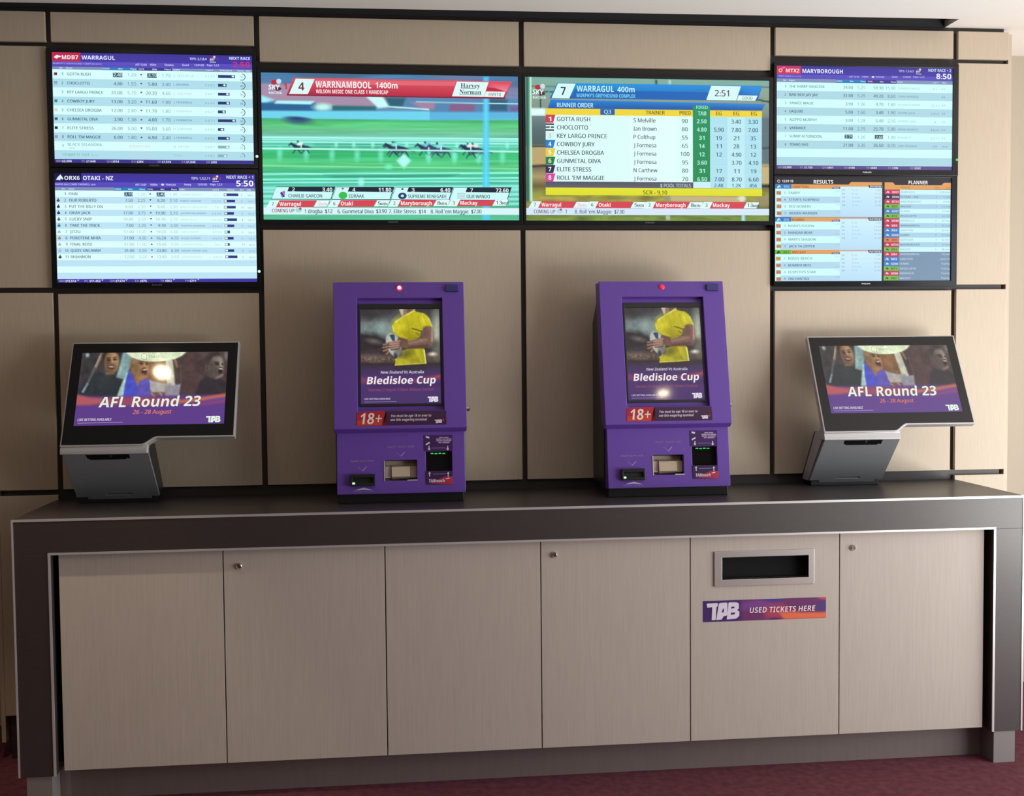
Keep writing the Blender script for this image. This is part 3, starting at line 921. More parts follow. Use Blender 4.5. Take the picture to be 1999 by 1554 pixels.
def paint_race(P):
    s = 24 / 1890.0
    P.vgrad([(38, (70, 128, 170)), (110, (84, 120, 165)), (150, (120, 126, 165)), (330, (100, 150, 190)), (372, (110, 214, 240)),
             (376, (76, 180, 120)), (420, (92, 205, 130)), (470, (110, 196, 150)), (510, (108, 190, 168)), (520, (90, 205, 185)),
             (600, (70, 196, 150)), (610, (58, 190, 120)), (660, (62, 192, 122)), (672, (80, 200, 130)), (720, (88, 205, 135)),
             (780, (70, 190, 140)), (880, (90, 200, 170)), (1000, (80, 190, 150)), (1060, (84, 186, 140)), (1135, (90, 190, 150))], s, 40)
    P.noise(0.16, 420, 14, 3)
    P.poly([(0, 120), (900, 130), (990, 300), (540, 285), (130, 246), (0, 200)], (168, 142, 170), 8)
    P.poly([(0, 40), (500, 42), (520, 90), (0, 60)], (70, 126, 168), 20)
    P.poly([(250, 40), (900, 50), (700, 90), (350, 75)], (70, 96, 120), 25, 0.8)
    P.poly([(1250, 66), (1700, 72), (1500, 110)], (150, 120, 150), 30, 0.6)
    P.poly([(30, 205), (130, 240), (70, 262), (30, 262)], (160, 240, 250), 10)
    P.poly([(30, 262), (440, 268), (440, 322), (30, 318)], (40, 100, 150), 8)
    P.poly([(150, 246), (430, 252), (400, 276), (130, 268)], (180, 248, 250), 5)
    P.ell(490, 296, 66, 26, (190, 250, 235), 14)
    P.poly([(560, 286), (880, 292), (880, 322), (560, 320)], (44, 110, 120), 8)
    P.poly([(800, 214), (930, 222), (985, 298), (900, 306)], (200, 252, 250), 8)
    P.poly([(950, 226), (1110, 232), (1080, 300), (985, 300)], (44, 96, 116), 14)
    P.poly([(1110, 232), (1960, 250), (1960, 345), (1190, 330), (1080, 300)], (84, 136, 178), 14)
    P.poly([(1130, 262), (1320, 272), (1310, 318), (1230, 318)], (170, 130, 160), 10)
    P.poly([(1430, 276), (1610, 282), (1610, 332), (1420, 330)], (136, 96, 138), 10)
    P.poly([(1720, 240), (1850, 246), (1850, 334), (1720, 330)], (50, 96, 126), 12)
    P.poly([(1870, 300), (1960, 302), (1960, 336), (1870, 334)], (120, 96, 150), 10)
    P.cap(1180, 262, 1960, 282, 3, 3, (200, 250, 255), 3)
    P.cap(980, 296, 1270, 318, 5, 5, (200, 255, 255), 4)
    P.poly([(20, 322), (1280, 332), (1280, 398), (20, 372)], (112, 214, 240), 5)
    P.poly([(1280, 338), (1960, 344), (1960, 392), (1280, 398)], (92, 184, 226), 6)
    P.ell(310, 396, 90, 24, (58, 92, 128), 14, 4)
    P.ell(300, 378, 70, 10, (40, 60, 110), 8, 4)
    P.ell(420, 425, 90, 10, (60, 170, 90), 10, 4, .6)

    def rail(y, w, col=(178, 255, 244), sl=1.0):
        P.cap(20, y, 1960, y + 27 * sl, w, w, col, 2.5)
    P.poly([(20, 520), (1960, 546), (1960, 640), (20, 604)], (86, 204, 172), 8, .7)
    P.poly([(440, 560), (900, 566), (960, 606), (420, 600)], (50, 160, 120), 20, .7)
    rail(514, 7)
    rail(530, 4)
    rail(548, 5)
    rail(574, 3, (150, 240, 220), .8)
    for x in (590, 720, 860, 1110, 1480, 1850):
        P.ell(x, 565 + x * .012, 12, 22, (170, 250, 236), 8, 0, .8)
    for x in (175, 370, 560, 745, 920, 1275, 1460, 1640, 1815):
        P.ell(x, 635 + x * .018, 17, 40, (130, 244, 216), 14, 0, .8)

    def horse(x, y, k, body, silk):
        P.ell(x, y, 60 * k, 22 * k, body, 5, 6)
        P.cap(x - 45 * k, y - 6 * k, x - 84 * k, y - 32 * k, 14 * k, 8 * k, body, 4)
        P.cap(x - 84 * k, y - 32 * k, x - 104 * k, y - 16 * k, 8 * k, 5 * k, body, 4)
        P.cap(x + 55 * k, y - 2 * k, x + 120 * k, y + 18 * k, 9 * k, 3 * k, body, 4)
        for dx, ex in ((-40, -70), (-30, 0), (40, 10), (50, 74)):
            P.cap(x + dx * k, y + 12 * k, x + ex * k, y + 54 * k, 6 * k, 3 * k, body, 4)
        P.ell(x - 8 * k, y - 30 * k, 28 * k, 15 * k, silk, 4, -20)
        P.ell(x - 26 * k, y - 48 * k, 9 * k, 9 * k, (60, 70, 90), 3)
        P.cap(x + 4 * k, y - 20 * k, x + 2 * k, y + 6 * k, 6 * k, 5 * k, (225, 250, 250), 3)
    body = (44, 56, 92)
    horse(330, 590, .85, (36, 50, 74), (215, 250, 240))
    horse(1050, 610, 1.0, body, (90, 220, 200))
    horse(1030, 600, .9, (36, 50, 84), (120, 240, 220))
    horse(1270, 606, .95, body, (120, 200, 230))
    horse(1360, 616, 1.0, (54, 68, 110), (130, 230, 230))
    horse(1620, 622, 1.0, body, (230, 235, 240))
    horse(1580, 610, .8, (30, 44, 78), (235, 240, 240))
    P.cap(20, 597, 1960, 632, 6, 6, (190, 255, 242), 2.5)
    for x in (1270, 1465, 1640):
        P.ell(x, 665, 16, 34, (130, 244, 216), 12, 0, .7)
    P.poly([(1090, 640), (1142, 694), (1090, 752), (1036, 694)], (176, 255, 244), 10)
    P.ell(978, 738, 26, 18, (120, 250, 226), 10, 0, .8)
    P.cap(20, 724, 1960, 758, 4, 4, (146, 240, 170), 2.5)
    P.cap(20, 786, 1960, 788, 6, 6, (160, 255, 240), 2.5)
    P.poly([(500, 795), (1500, 795), (1400, 820), (600, 815)], (50, 150, 120), 10, .7)
    P.cap(20, 826, 1960, 824, 6, 6, (150, 255, 238), 2.5)
    P.cap(20, 850, 1960, 848, 5, 5, (150, 250, 240), 2.5)
    for y in (890, 915, 950, 985, 1020):
        P.cap(20, y, 1960, y - 6, 10, 10, (160, 248, 244), 4, .8)
    P.ell(776, 850, 22, 30, (170, 255, 245), 10, 0, .8)
    P.poly([(1674, 80), (1712, 80), (1722, 1140), (1668, 1140)], (84, 208, 250), 9, .88)
    P.poly([(1688, 240), (1700, 240), (1702, 900), (1690, 900)], (130, 236, 255), 8, .5)


def screen_race():
    c = Canvas([(30, 38), (1928, 80), (1938, 1135), (62, 1120)], 1.1652, 0.6595)
    c.raster(300, 170, paint_race)
    sky_logo(c, 130, 142, 1.1, '1', (190, 50, 80))
    c.gpoly([(270, 78), (1884, 116), (1834, 236), (222, 204)], [(218, 84, 100), (226, 84, 96), (190, 40, 68), (176, 36, 64)], 2)
    c.poly([(225, 203), (1836, 235), (1832, 244), (222, 210)], (110, 36, 60), 2)
    c.poly([(440, 92), (1470, 116), (1462, 146), (430, 126)], (226, 104, 118), 3)
    c.poly([(288, 86), (428, 90), (378, 200), (240, 198)], (220, 250, 246), 4)
    c.text('4', 308, 352, 143, 58, (110, 50, 64), 'b')
    c.text('WARRNAMBOOL', 434, 846, 128, 48, (250, 250, 250), 'b', xref=434)
    c.text('1400m', 878, 1040, 138, 42, (250, 250, 250), 'b')
    c.text('WILSON MEDIC ONE CLASS 1 HANDICAP', 438, 970, 180, 27, (244, 240, 245), 'b', xref=438)
    c.poly([(1478, 114), (1712, 120), (1676, 228), (1442, 222)], (222, 250, 248), 4)
    c.text('Harvey', 1506, 1648, 143, 33, (30, 56, 74), 's')
    c.text('Norman', 1498, 1658, 190, 33, (30, 56, 74), 's')
    c.line(1506, 163, 1616, 166, 3, (60, 96, 110), 5)
    c.line(1496, 211, 1660, 214, 3, (110, 100, 120), 5)
    c.gpoly([(1714, 122), (1872, 124), (1846, 190), (1692, 186)], [(226, 70, 90), (224, 66, 86), (230, 140, 160), (214, 80, 104)], 4)
    c.poly([(1700, 158), (1760, 164), (1838, 190), (1692, 186)], (190, 40, 70), 5)
    c.poly([(1692, 188), (1836, 192), (1822, 232), (1678, 228)], (232, 250, 246), 5)
    c.text('HVY10', 1714, 1802, 210, 26, (50, 90, 90), 'm')
    for n, nm, x1, od, x0, xe in (('2', 'CHARLIE GARCON', 488, '3.40', 130, 566), ('4', 'EDRAAK', 798, '11.80', 574, 1000),
                                  ('3', 'SUPREME RENEGADE', 1404, '6.40', 1010, 1434), ('7', 'OUR WANDO', 1722, '72.60', 1440, 1862)):
        dy = (x0 - 130) * 0.0095
        c.poly([(x0 + 22, 878 + dy), (xe + 22, 880 + dy), (xe - 10, 976 + dy), (x0 - 16, 972 + dy)], (44, 80, 92), 2)
        c.poly([(x0 + 22, 882 + dy), (xe + 14, 884 + dy), (xe - 14, 972 + dy), (x0 - 12, 968 + dy)], (206, 250, 250), 3)
        c.poly([(x0 + 116, 882 + dy), (xe + 14, 884 + dy), (xe + 2, 920 + dy), (x0 + 104, 914 + dy)], (24, 40, 54), 4)
        c.text(n, x0 + 138, x0 + 158, 900 + dy, 26, (235, 250, 250), 'm')
        num(c, od, xe - 2, 902 + dy, 28, (235, 250, 250), 21, None, 'b')
        tx = {'2': 242, '4': 686, '3': 1122, '7': 1552}[n]
        c.text(nm, tx, x1, 946 + dy, 25, (44, 84, 92), 'm')
    c.poly([(180, 926), (210, 908), (218, 918), (214, 950), (196, 962), (186, 944)], (150, 120, 200), 5)
    c.line(186, 920, 212, 956, 9, (50, 40, 90), 6)
    c.disc(643, 946, 32, 27, (60, 190, 80), 5)
    c.disc(641, 896, 9, 6, (200, 60, 70), 5)
    c.disc(1080, 952, 32, 24, (40, 62, 104), 5)
    c.disc(1080, 952, 12, 10, (200, 230, 245), 6)
    c.disc(1080, 902, 9, 7, (60, 76, 96), 5)
    for k in range(4):
        c.line(1482, 936 + 11 * k, 1542, 938 + 11 * k, 4, (150, 170, 190), 5)
    ticker(c, 980, 1930, [('7', 'Warragul', '2', 84, 334, 430, 524), ('6', 'Otaki', '5', 536, 716, 872, 968), ('2', 'Maryborough', '8', 978, 1296, 1308, 1410), ('3', 'Mackay', '13', 1414, 1632, 1742, 1838)])
    c.poly([(56, 1030), (1940, 1046), (1940, 1094), (58, 1082)], (216, 246, 250), 3)
    c.text('COMING UP', 122, 286, 1054, 26, (150, 76, 92), 'm')
    c.disc(318, 1052, 24, 16, (150, 225, 220), 4)
    c.disc(330, 1042, 10, 8, (200, 70, 90), 5)
    c.text('1 drogba', 362, 490, 1060, 28, (60, 84, 104), 'm')
    c.text('$12', 512, 566, 1060, 28, (60, 84, 104), 'm')
    c.text('6. Gunmetal Diva', 604, 866, 1062, 28, (60, 84, 104), 'm')
    c.text('$3.90', 888, 964, 1062, 28, (60, 84, 104), 'm')
    c.text('7. Elite Stress', 980, 1180, 1064, 28, (60, 84, 104), 'm')
    c.text('$14', 1202, 1252, 1066, 28, (60, 84, 104), 'm')
    c.text("8. Roll 'em Maggie", 1288, 1564, 1067, 28, (60, 84, 104), 'm')
    c.text('$7.00', 1586, 1660, 1068, 28, (60, 84, 104), 'm')
    return c


def paint_track(P):
    P.vgrad([(82, (122, 176, 162)), (180, (140, 168, 150)), (300, (132, 152, 140)), (360, (120, 140, 138)), (480, (88, 108, 112)), (590, (80, 96, 96)),
             (610, (188, 166, 116)), (740, (190, 164, 110)), (760, (120, 110, 84)), (830, (176, 156, 110)), (900, (110, 96, 60)), (960, (140, 146, 66)),
             (1000, (160, 150, 70)), (1060, (120, 124, 70)), (1100, (108, 128, 56)), (1158, (120, 146, 66))])
    P.noise(0.35, 120, 30, 11, np.clip((P.Y - 900) / 60, 0, 1))
    P.poly([(110, 318), (215, 318), (215, 372), (110, 372)], (222, 255, 252), 4)
    P.cap(110, 150, 1900, 150, 4, 4, (60, 80, 76), 3, .7)
    P.cap(110, 195, 420, 190, 4, 4, (40, 60, 62), 3)
    P.cap(176, 220, 176, 310, 5, 5, (40, 70, 66), 3)
    P.cap(1780, 238, 1900, 262, 5, 5, (30, 50, 52), 3)
    P.cap(110, 606, 215, 604, 6, 6, (50, 60, 60), 3)
    P.cap(110, 752, 215, 748, 8, 8, (40, 46, 40), 4)
    P.poly([(1830, 380), (1900, 380), (1900, 730), (1830, 730)], (96, 116, 122), 6)
    P.cap(1840, 610, 1900, 606, 5, 5, (50, 60, 64), 3)
    P.poly([(1830, 752), (1900, 752), (1900, 880), (1830, 880)], (196, 178, 128), 4)
    P.poly([(1830, 884), (1900, 884), (1900, 905), (1830, 905)], (40, 40, 34), 4)
    P.poly([(1130, 970), (1660, 975), (1650, 1020), (1130, 1010)], (196, 178, 134), 5)
    P.poly([(1790, 975), (1900, 975), (1900, 1040), (1790, 1040)], (150, 140, 100), 6)
    P.poly([(1105, 970), (1145, 970), (1145, 1020), (1105, 1020)], (150, 150, 120), 5)
    P.ell(1680, 990, 30, 24, (220, 226, 206), 8)
    P.poly([(62, 80), (96, 80), (100, 1015), (66, 1015)], (52, 108, 90), 6)
    P.poly([(92, 80), (106, 80), (116, 1015), (98, 1015)], (196, 250, 226), 4)
    P.poly([(1036, 96), (1048, 96), (1050, 132), (1036, 132)], (50, 70, 70), 3)
    P.poly([(1138, 96), (1152, 96), (1152, 132), (1138, 132)], (190, 220, 216), 3)
    P.poly([(1676, 1110), (1702, 1110), (1702, 1160), (1676, 1160)], (170, 226, 236), 5)
    P.poly([(1110, 1118), (1140, 1118), (1140, 1150), (1110, 1150)], (180, 196, 170), 5)


def screen_results():
    c = Canvas([(60, 82), (1895, 100), (1882, 1158), (70, 1158)], 1.1625, 0.6595)
    c.raster(180, 110, paint_track)
    sky_logo(c, 158, 190, 1.1, '2', (40, 190, 210))
    c.gpoly([(300, 126), (1842, 138), (1806, 252), (244, 243)], [(24, 150, 226), (40, 140, 220), (30, 96, 178), (26, 90, 170)], 2)
    c.poly([(430, 178), (1440, 190), (1420, 250), (410, 243)], (28, 100, 184), 3)
    c.poly([(306, 130), (438, 132), (390, 242), (258, 240)], (214, 252, 250), 4)
    c.text('7', 326, 364, 186, 60, (40, 60, 74), 'b')
    c.text('WARRAGUL', 446, 724, 168, 44, (196, 246, 252), 'b', xref=446)
    c.text('400m', 750, 880, 172, 40, (196, 246, 252), 'b')
    c.text("MURPHY'S GREYHOUND COMPLEX", 446, 886, 219, 27, (120, 220, 245), 'b', xref=446)
    c.poly([(1456, 141), (1680, 144), (1644, 250), (1418, 248)], (214, 250, 250), 4)
    c.text('2:51', 1482, 1588, 196, 46, (104, 60, 80), 'm')
    c.gpoly([(1684, 144), (1836, 146), (1806, 212), (1660, 208)], [(36, 144, 222), (40, 150, 226), (40, 120, 200), (30, 100, 180)], 4)
    c.poly([(1662, 212), (1806, 214), (1786, 252), (1648, 250)], (222, 252, 248), 5)
    c.text('GOOD', 1688, 1766, 232, 23, (56, 86, 94), 'm')
    # board
    c.gpoly([(252, 252), (1864, 276), (1838, 324), (230, 318)], [(32, 130, 214), (44, 140, 220), (30, 84, 164), (24, 90, 170)], 2)
    c.text('RUNNER ORDER', 298, 568, 292, 32, (196, 240, 250), 'm')
    Y0 = 318
    c.rect(214, Y0, 1838, 366, (240, 214, 56), None, 3)
    c.rect(622, Y0, 730, 362, (34, 96, 172), None, 4, xref=214)
    c.text('Q3', 650, 702, 341, 28, (170, 230, 245), 'm')
    c.text('TRAINER', 962, 1104, 346, 27, (84, 84, 50), 'm')
    c.text('PRED', 1216, 1300, 347, 27, (84, 84, 50), 'm')
    c.rect(214, 366, 1316, 866, (220, 252, 250), None, 3)
    c.rect(850, 366, 1190, 866, (226, 255, 254), None, 4, xref=214)
    for k, x in enumerate((1446, 1576, 1706)):
        c.rect(x, 366, x + 130, 910, (176, 226, 240) if k != 1 else (190, 236, 246), None, 3, xref=214)
    c.rect(1316, 862, 1446, 910, (206, 240, 248), None, 3, xref=214)
    c.rect(1316, 286, 1446, 862, (32, 146, 96), (36, 140, 84), 5, xref=214)
    c.text('FIXED', 1342, 1428, 304, 24, (170, 240, 220), 'm', lay=7)
    c.text('TAB', 1352, 1416, 350, 30, (180, 246, 226), 'm', lay=7)
    for x in (1490, 1622, 1754):
        c.text('EG', x, x + 42, 349, 28, (84, 84, 50), 'm')
    rows = [('1', 'GOTTA RUSH', 544, 'S Melville', 1034, '90', '2.50', '', '3.40', '3.30', (206, 60, 84)),
            ('2', 'CHOCLOTTO', 528, 'Ian Brown', 1042, '80', '4.80', '5.90', '7.80', '7.00', (40, 56, 70)),
            ('3', 'KEY LARGO PRINCE', 670, 'P Colthup', 1032, '55', '31', '19', '21', '35', (214, 246, 244)),
            ('4', 'COWBOY JURY', 578, 'J Formosa', 1038, '65', '14', '11', '28', '13', (36, 128, 206)),
            ('5', 'CHELSEA DROGBA', 648, 'J Formosa', 1038, '100', '12', '12', '4.90', '12', (232, 206, 70)),
            ('6', 'GUNMETAL DIVA', 624, 'J Formosa', 1038, '95', '3.60', '', '3.70', '4.10', (36, 126, 60)),
            ('7', 'ELITE STRESS', 552, 'N Carthew', 1046, '80', '31', '17', '11', '19', (52, 44, 82)),
            ('8', "ROLL 'EM MAGGIE", 650, 'J Formosa', 1038, '70', '6.50', '7.00', '8.70', '6.60', (216, 70, 160))]
    for i, r in enumerate(rows):
        y = 397 + 62.9 * i
        if i == 1:
            for k in range(3):
                c.rect(214, y - 28 + 22 * k, 276, y - 17 + 22 * k, r[10], None, 5, xref=214)
        else:
            c.poly([(214, y - 31), (286, y - 31), (270, y + 30), (214, y + 30)], r[10], 5)
        c.text(r[0], 234, 256, y, 32, (190, 204, 206) if i == 2 else (240, 244, 240), 'b', xref=214, lay=7)
        c.text(r[1], 298, r[2], y, 31, (62, 78, 92), 'm', xref=214)
        c.text(r[3], 870, r[4], y + 3, 30, (84, 98, 110), 'm', xref=214)
        w = 11 * len(r[5])
        c.text(r[5], 1254 - w, 1254 + w, y + 4, 30, (84, 110, 116), 'm', xref=214)

        def cen(s, x, col, st='m'):
            if s:
                hw = 10.5 * len(s.replace('.', '')) + (5 if '.' in s else 0)
                c.text(s, x - hw, x + hw, y + 5, 30, col, st, xref=214, lay=7)
        cen(r[6], 1382, (180, 244, 224), 'b')
        for s, x in ((r[7], 1510), (r[8], 1641), (r[9], 1768)):
            cen(s, x, (54, 92, 104))
        c.rect(1446, 366 + 62.9 * i - 1, 1836, 366 + 62.9 * i + 1, (196, 240, 248), None, 6, xref=214)
    c.rect(214, 868, 1316, 912, (84, 84, 100), (96, 98, 112), 4)
    c.text('$ POOL TOTALS', 1068, 1296, 894, 27, (178, 200, 210), 'm')
    c.text('2.4K', 1472, 1542, 892, 26, (54, 92, 104), 'm')
    c.text('1.2K', 1606, 1674, 892, 26, (54, 92, 104), 'm')
    c.text('456', 1736, 1792, 893, 26, (54, 92, 104), 'm')
    c.rect(214, 912, 1832, 968, (228, 228, 50), (224, 222, 40), 5)
    c.text('SCR - 9,10', 940, 1118, 946, 30, (86, 88, 40), 'm', lay=7)
    ticker(c, 1015, 1890, [('7', 'Warragul', '2', 90, 328, 420, 516), ('6', 'Otaki', '5', 516, 696, 846, 944), ('2', 'Maryborough', '8', 944, 1256, 1268, 1368), ('3', 'Mackay', '13', 1370, 1588, 1692, 1788)])
    c.poly([(70, 1064), (1890, 1066), (1890, 1114), (70, 1116)], (214, 232, 250), 3)
    c.text('COMING UP', 126, 284, 1091, 26, (140, 90, 120), 'm')
    c.disc(318, 1088, 24, 16, (170, 226, 226), 4)
    c.disc(326, 1076, 10, 8, (200, 70, 100), 5)
    c.text('1', 360, 368, 1090, 28, (84, 100, 126), 'm')
    c.text("8. Roll 'em Maggie", 430, 702, 1091, 28, (84, 100, 126), 'm')
    c.text('$7.00', 724, 798, 1091, 28, (84, 100, 126), 'm')
    return c


def paint_rugby(P):
    P.vgrad([(92, (58, 56, 58)), (250, (84, 90, 90)), (400, (104, 118, 116)), (500, (66, 66, 68)), (580, (48, 44, 46)), (720, (54, 44, 48)), (790, (92, 78, 70)),
             (850, (84, 70, 64)), (890, (50, 40, 46)), (970, (62, 46, 82)), (1090, (76, 48, 104)), (1475, (70, 46, 104))])
    P.noise(0.35, 160, 120, 5, np.clip((900 - P.Y) / 100, 0, 1))
    P.ell(180, 150, 170, 80, (52, 48, 50), 60)
    P.ell(400, 350, 110, 80, (150, 172, 166), 70, 25, .8)
    P.ell(470, 440, 80, 60, (130, 150, 146), 60, 0, .6)
    P.ell(1195, 420, 60, 240, (176, 184, 160), 60)
    P.poly([(90, 450), (300, 490), (480, 545), (490, 640), (90, 700)], (44, 38, 42), 14)
    P.ell(290, 560, 100, 34, (112, 106, 100), 26, 12, .8)
    P.ell(1140, 600, 90, 60, (80, 76, 72), 30, 0, .7)
    P.ell(250, 820, 150, 36, (116, 96, 84), 24, 6, .8)
    P.noise(0.8, 22, 14, 9, np.clip(1 - abs(P.Y - 820) / 50, 0, 1) * (P.X < 590))
    P.ell(1135, 750, 46, 22, (246, 236, 222), 22)
    # neck
    P.poly([(648, 80), (900, 80), (860, 150), (740, 215), (695, 205)], (142, 118, 102), 8)
    P.poly([(650, 80), (720, 80), (712, 190), (690, 190)], (196, 180, 168), 10)
    P.poly([(760, 80), (860, 80), (820, 130), (770, 140)], (104, 80, 64), 14)
    # jersey
    P.poly([(700, 205), (780, 150), (868, 108), (910, 132), (1000, 150), (1070, 200), (1104, 280), (1136, 350), (1060, 368), (965, 408),
            (960, 480), (900, 530), (740, 572), (700, 520), (620, 480), (566, 420), (548, 340), (590, 272)], (186, 176, 18), 7)
    P.ell(660, 330, 90, 120, (206, 194, 34), 60, 20, .8)
    P.ell(820, 480, 120, 60, (150, 138, 12), 50, 0, .7)
    P.ell(1000, 260, 70, 80, (206, 196, 44), 40, 0, .7)
    P.cap(600, 274, 720, 196, 7, 7, (214, 214, 130), 5)
    P.cap(720, 196, 872, 116, 6, 9, (214, 212, 110), 5)
    P.cap(560, 330, 572, 420, 6, 6, (214, 212, 120), 6)
    P.cap(840, 372, 965, 412, 9, 9, (100, 90, 14), 8)
    P.cap(900, 440, 955, 480, 10, 14, (124, 110, 16), 12)
    P.cap(965, 395, 1130, 356, 6, 6, (210, 206, 110), 5)
    P.cap(1080, 230, 1128, 340, 10, 8, (216, 214, 130), 8, .8)
    P.poly([(690, 700), (880, 640), (1010, 650), (1030, 760), (1042, 888), (588, 915), (602, 820), (700, 760)], (176, 168, 26), 7)
    P.ell(760, 740, 90, 60, (96, 90, 26), 40, -20, .8)
    P.ell(880, 840, 80, 50, (150, 140, 22), 40, 0, .6)
    P.cap(1014, 690, 1036, 880, 8, 8, (220, 218, 150), 6)
    P.cap(598, 830, 640, 790, 8, 8, (206, 200, 110), 6)
    P.cap(592, 906, 1040, 884, 6, 6, (200, 190, 90), 5)
    P.poly([(586, 918), (1042, 892), (1036, 975), (580, 980)], (52, 42, 52), 8)
    # arm
    P.cap(1070, 420, 1068, 560, 82, 76, (120, 90, 78), 10)
    P.cap(1060, 580, 760, 620, 78, 44, (118, 88, 76), 10)
    P.cap(1040, 540, 800, 590, 16, 10, (160, 124, 108), 18, .8)
    P.cap(1060, 630, 800, 655, 26, 14, (80, 56, 50), 22, .8)
    P.cap(1132, 380, 1128, 560, 14, 12, (190, 152, 138), 10, .8)
    P.ell(1030, 430, 40, 60, (96, 64, 58), 30, 0, .7)
    P.cap(1010, 640, 800, 650, 22, 16, (84, 56, 50), 14, .8)
    P.cap(960, 530, 780, 580, 14, 12, (150, 110, 98), 12, .7)
    # ball
    P.ell(572, 610, 104, 176, (176, 180, 170), 8, -18)
    P.ell(540, 560, 60, 110, (200, 206, 196), 30, -18, .7)
    P.ell(640, 700, 60, 90, (110, 104, 98), 30, -10, .8)
    P.poly([(512, 470), (556, 456), (590, 470), (588, 560), (552, 552)], (54, 70, 90), 7)
    P.ell(600, 770, 24, 40, (50, 50, 58), 14, -15)
    # hands
    P.cap(740, 560, 660, 540, 40, 34, (104, 72, 62), 8)
    P.cap(740, 620, 660, 600, 44, 40, (110, 78, 68), 8)
    for (x0, y0, x1, y1) in ((660, 560, 505, 580), (650, 592, 490, 606), (646, 622, 500, 640), (640, 650, 540, 670)):
        P.cap(x0, y0 + 9, x1, y1 + 9, 18, 15, (70, 48, 42), 7)
        P.cap(x0, y0, x1, y1, 16, 13, (150, 114, 98), 6)
        P.cap(x0 - 10, y0 - 6, x1 + 6, y1 - 5, 5, 4, (184, 150, 134), 6, .7)
    for (x0, y0, x1, y1) in ((490, 592, 424, 610), (480, 640, 418, 650), (478, 680, 424, 700), (496, 716, 470, 745)):
        P.cap(x0, y0 + 8, x1, y1 + 8, 17, 14, (62, 44, 40), 7)
        P.cap(x0, y0, x1, y1, 15, 12, (140, 108, 94), 6)
    for (x0, y0, x1, y1, w, cc, al) in ((690, 240, 640, 420, 26, (214, 206, 60), .5), (760, 220, 800, 380, 22, (150, 138, 14), .45), (860, 180, 900, 330, 24, (208, 200, 50), .45),
                                        (930, 200, 960, 340, 14, (140, 128, 14), .5), (620, 440, 760, 520, 20, (208, 200, 50), .5), (760, 540, 900, 510, 20, (110, 102, 14), .55),
                                        (840, 300, 780, 440, 16, (150, 140, 14), .4), (1010, 200, 1060, 320, 12, (150, 140, 20), .5), (980, 180, 1010, 300, 12, (226, 220, 90), .5),
                                        (900, 690, 980, 860, 18, (206, 198, 60), .5), (840, 680, 930, 860, 14, (120, 112, 20), .5), (680, 820, 800, 870, 18, (200, 192, 50), .5),
                                        (960, 660, 1010, 800, 12, (110, 104, 20), .5)):
        P.cap(x0, y0, x1, y1, w * .5, w * .4, cc, w * .8, al)
    P.noise(0.12, 60, 60, 15, (P.Y < 960) * 1.0)
    P.noise(0.05, 16, 16, 16, (P.Y < 960) * 1.0)
    # ribbon
    P.poly([(90, 1085), (300, 1120), (900, 1118), (1260, 1045), (1262, 1110), (960, 1160), (300, 1176), (90, 1165)], (136, 62, 92), 30, .8)
    P.poly([(1000, 1110), (1260, 1050), (1262, 1085), (1010, 1140)], (160, 70, 84), 12, .8)
    P.poly([(240, 1180), (1250, 1170), (1250, 1230), (260, 1240)], (64, 40, 92), 20, .7)


def poster_rugby():
    c = Canvas([(92, 92), (1232, 92), (1255, 1465), (100, 1475)], 0.346, 0.424)
    c.raster(160, 196, paint_rugby)
    c.text('New Zealand Vs Australia', 385, 1005, 1012, 40, (206, 200, 220), 'm', 0.16)
    c.text('Bledisloe Cup', 190, 1180, 1132, 104, (236, 234, 240), 'b', 0.16)
    c.text('Saturday 27 August, 5.35pm, Westpac Stadium', 205, 1150, 1268, 36, (158, 78, 108), 'r', 0.16)
    c.text('LIVE BETTING AVAILABLE', 145, 522, 1400, 24, (206, 200, 220), 'm', 0.16)
    c.line(145, 1444, 612, 1438, 7, (150, 135, 170), 4)
    c.logo(1060, 1368, 1214, 1448, (226, 222, 232), (76, 52, 108))
    return c


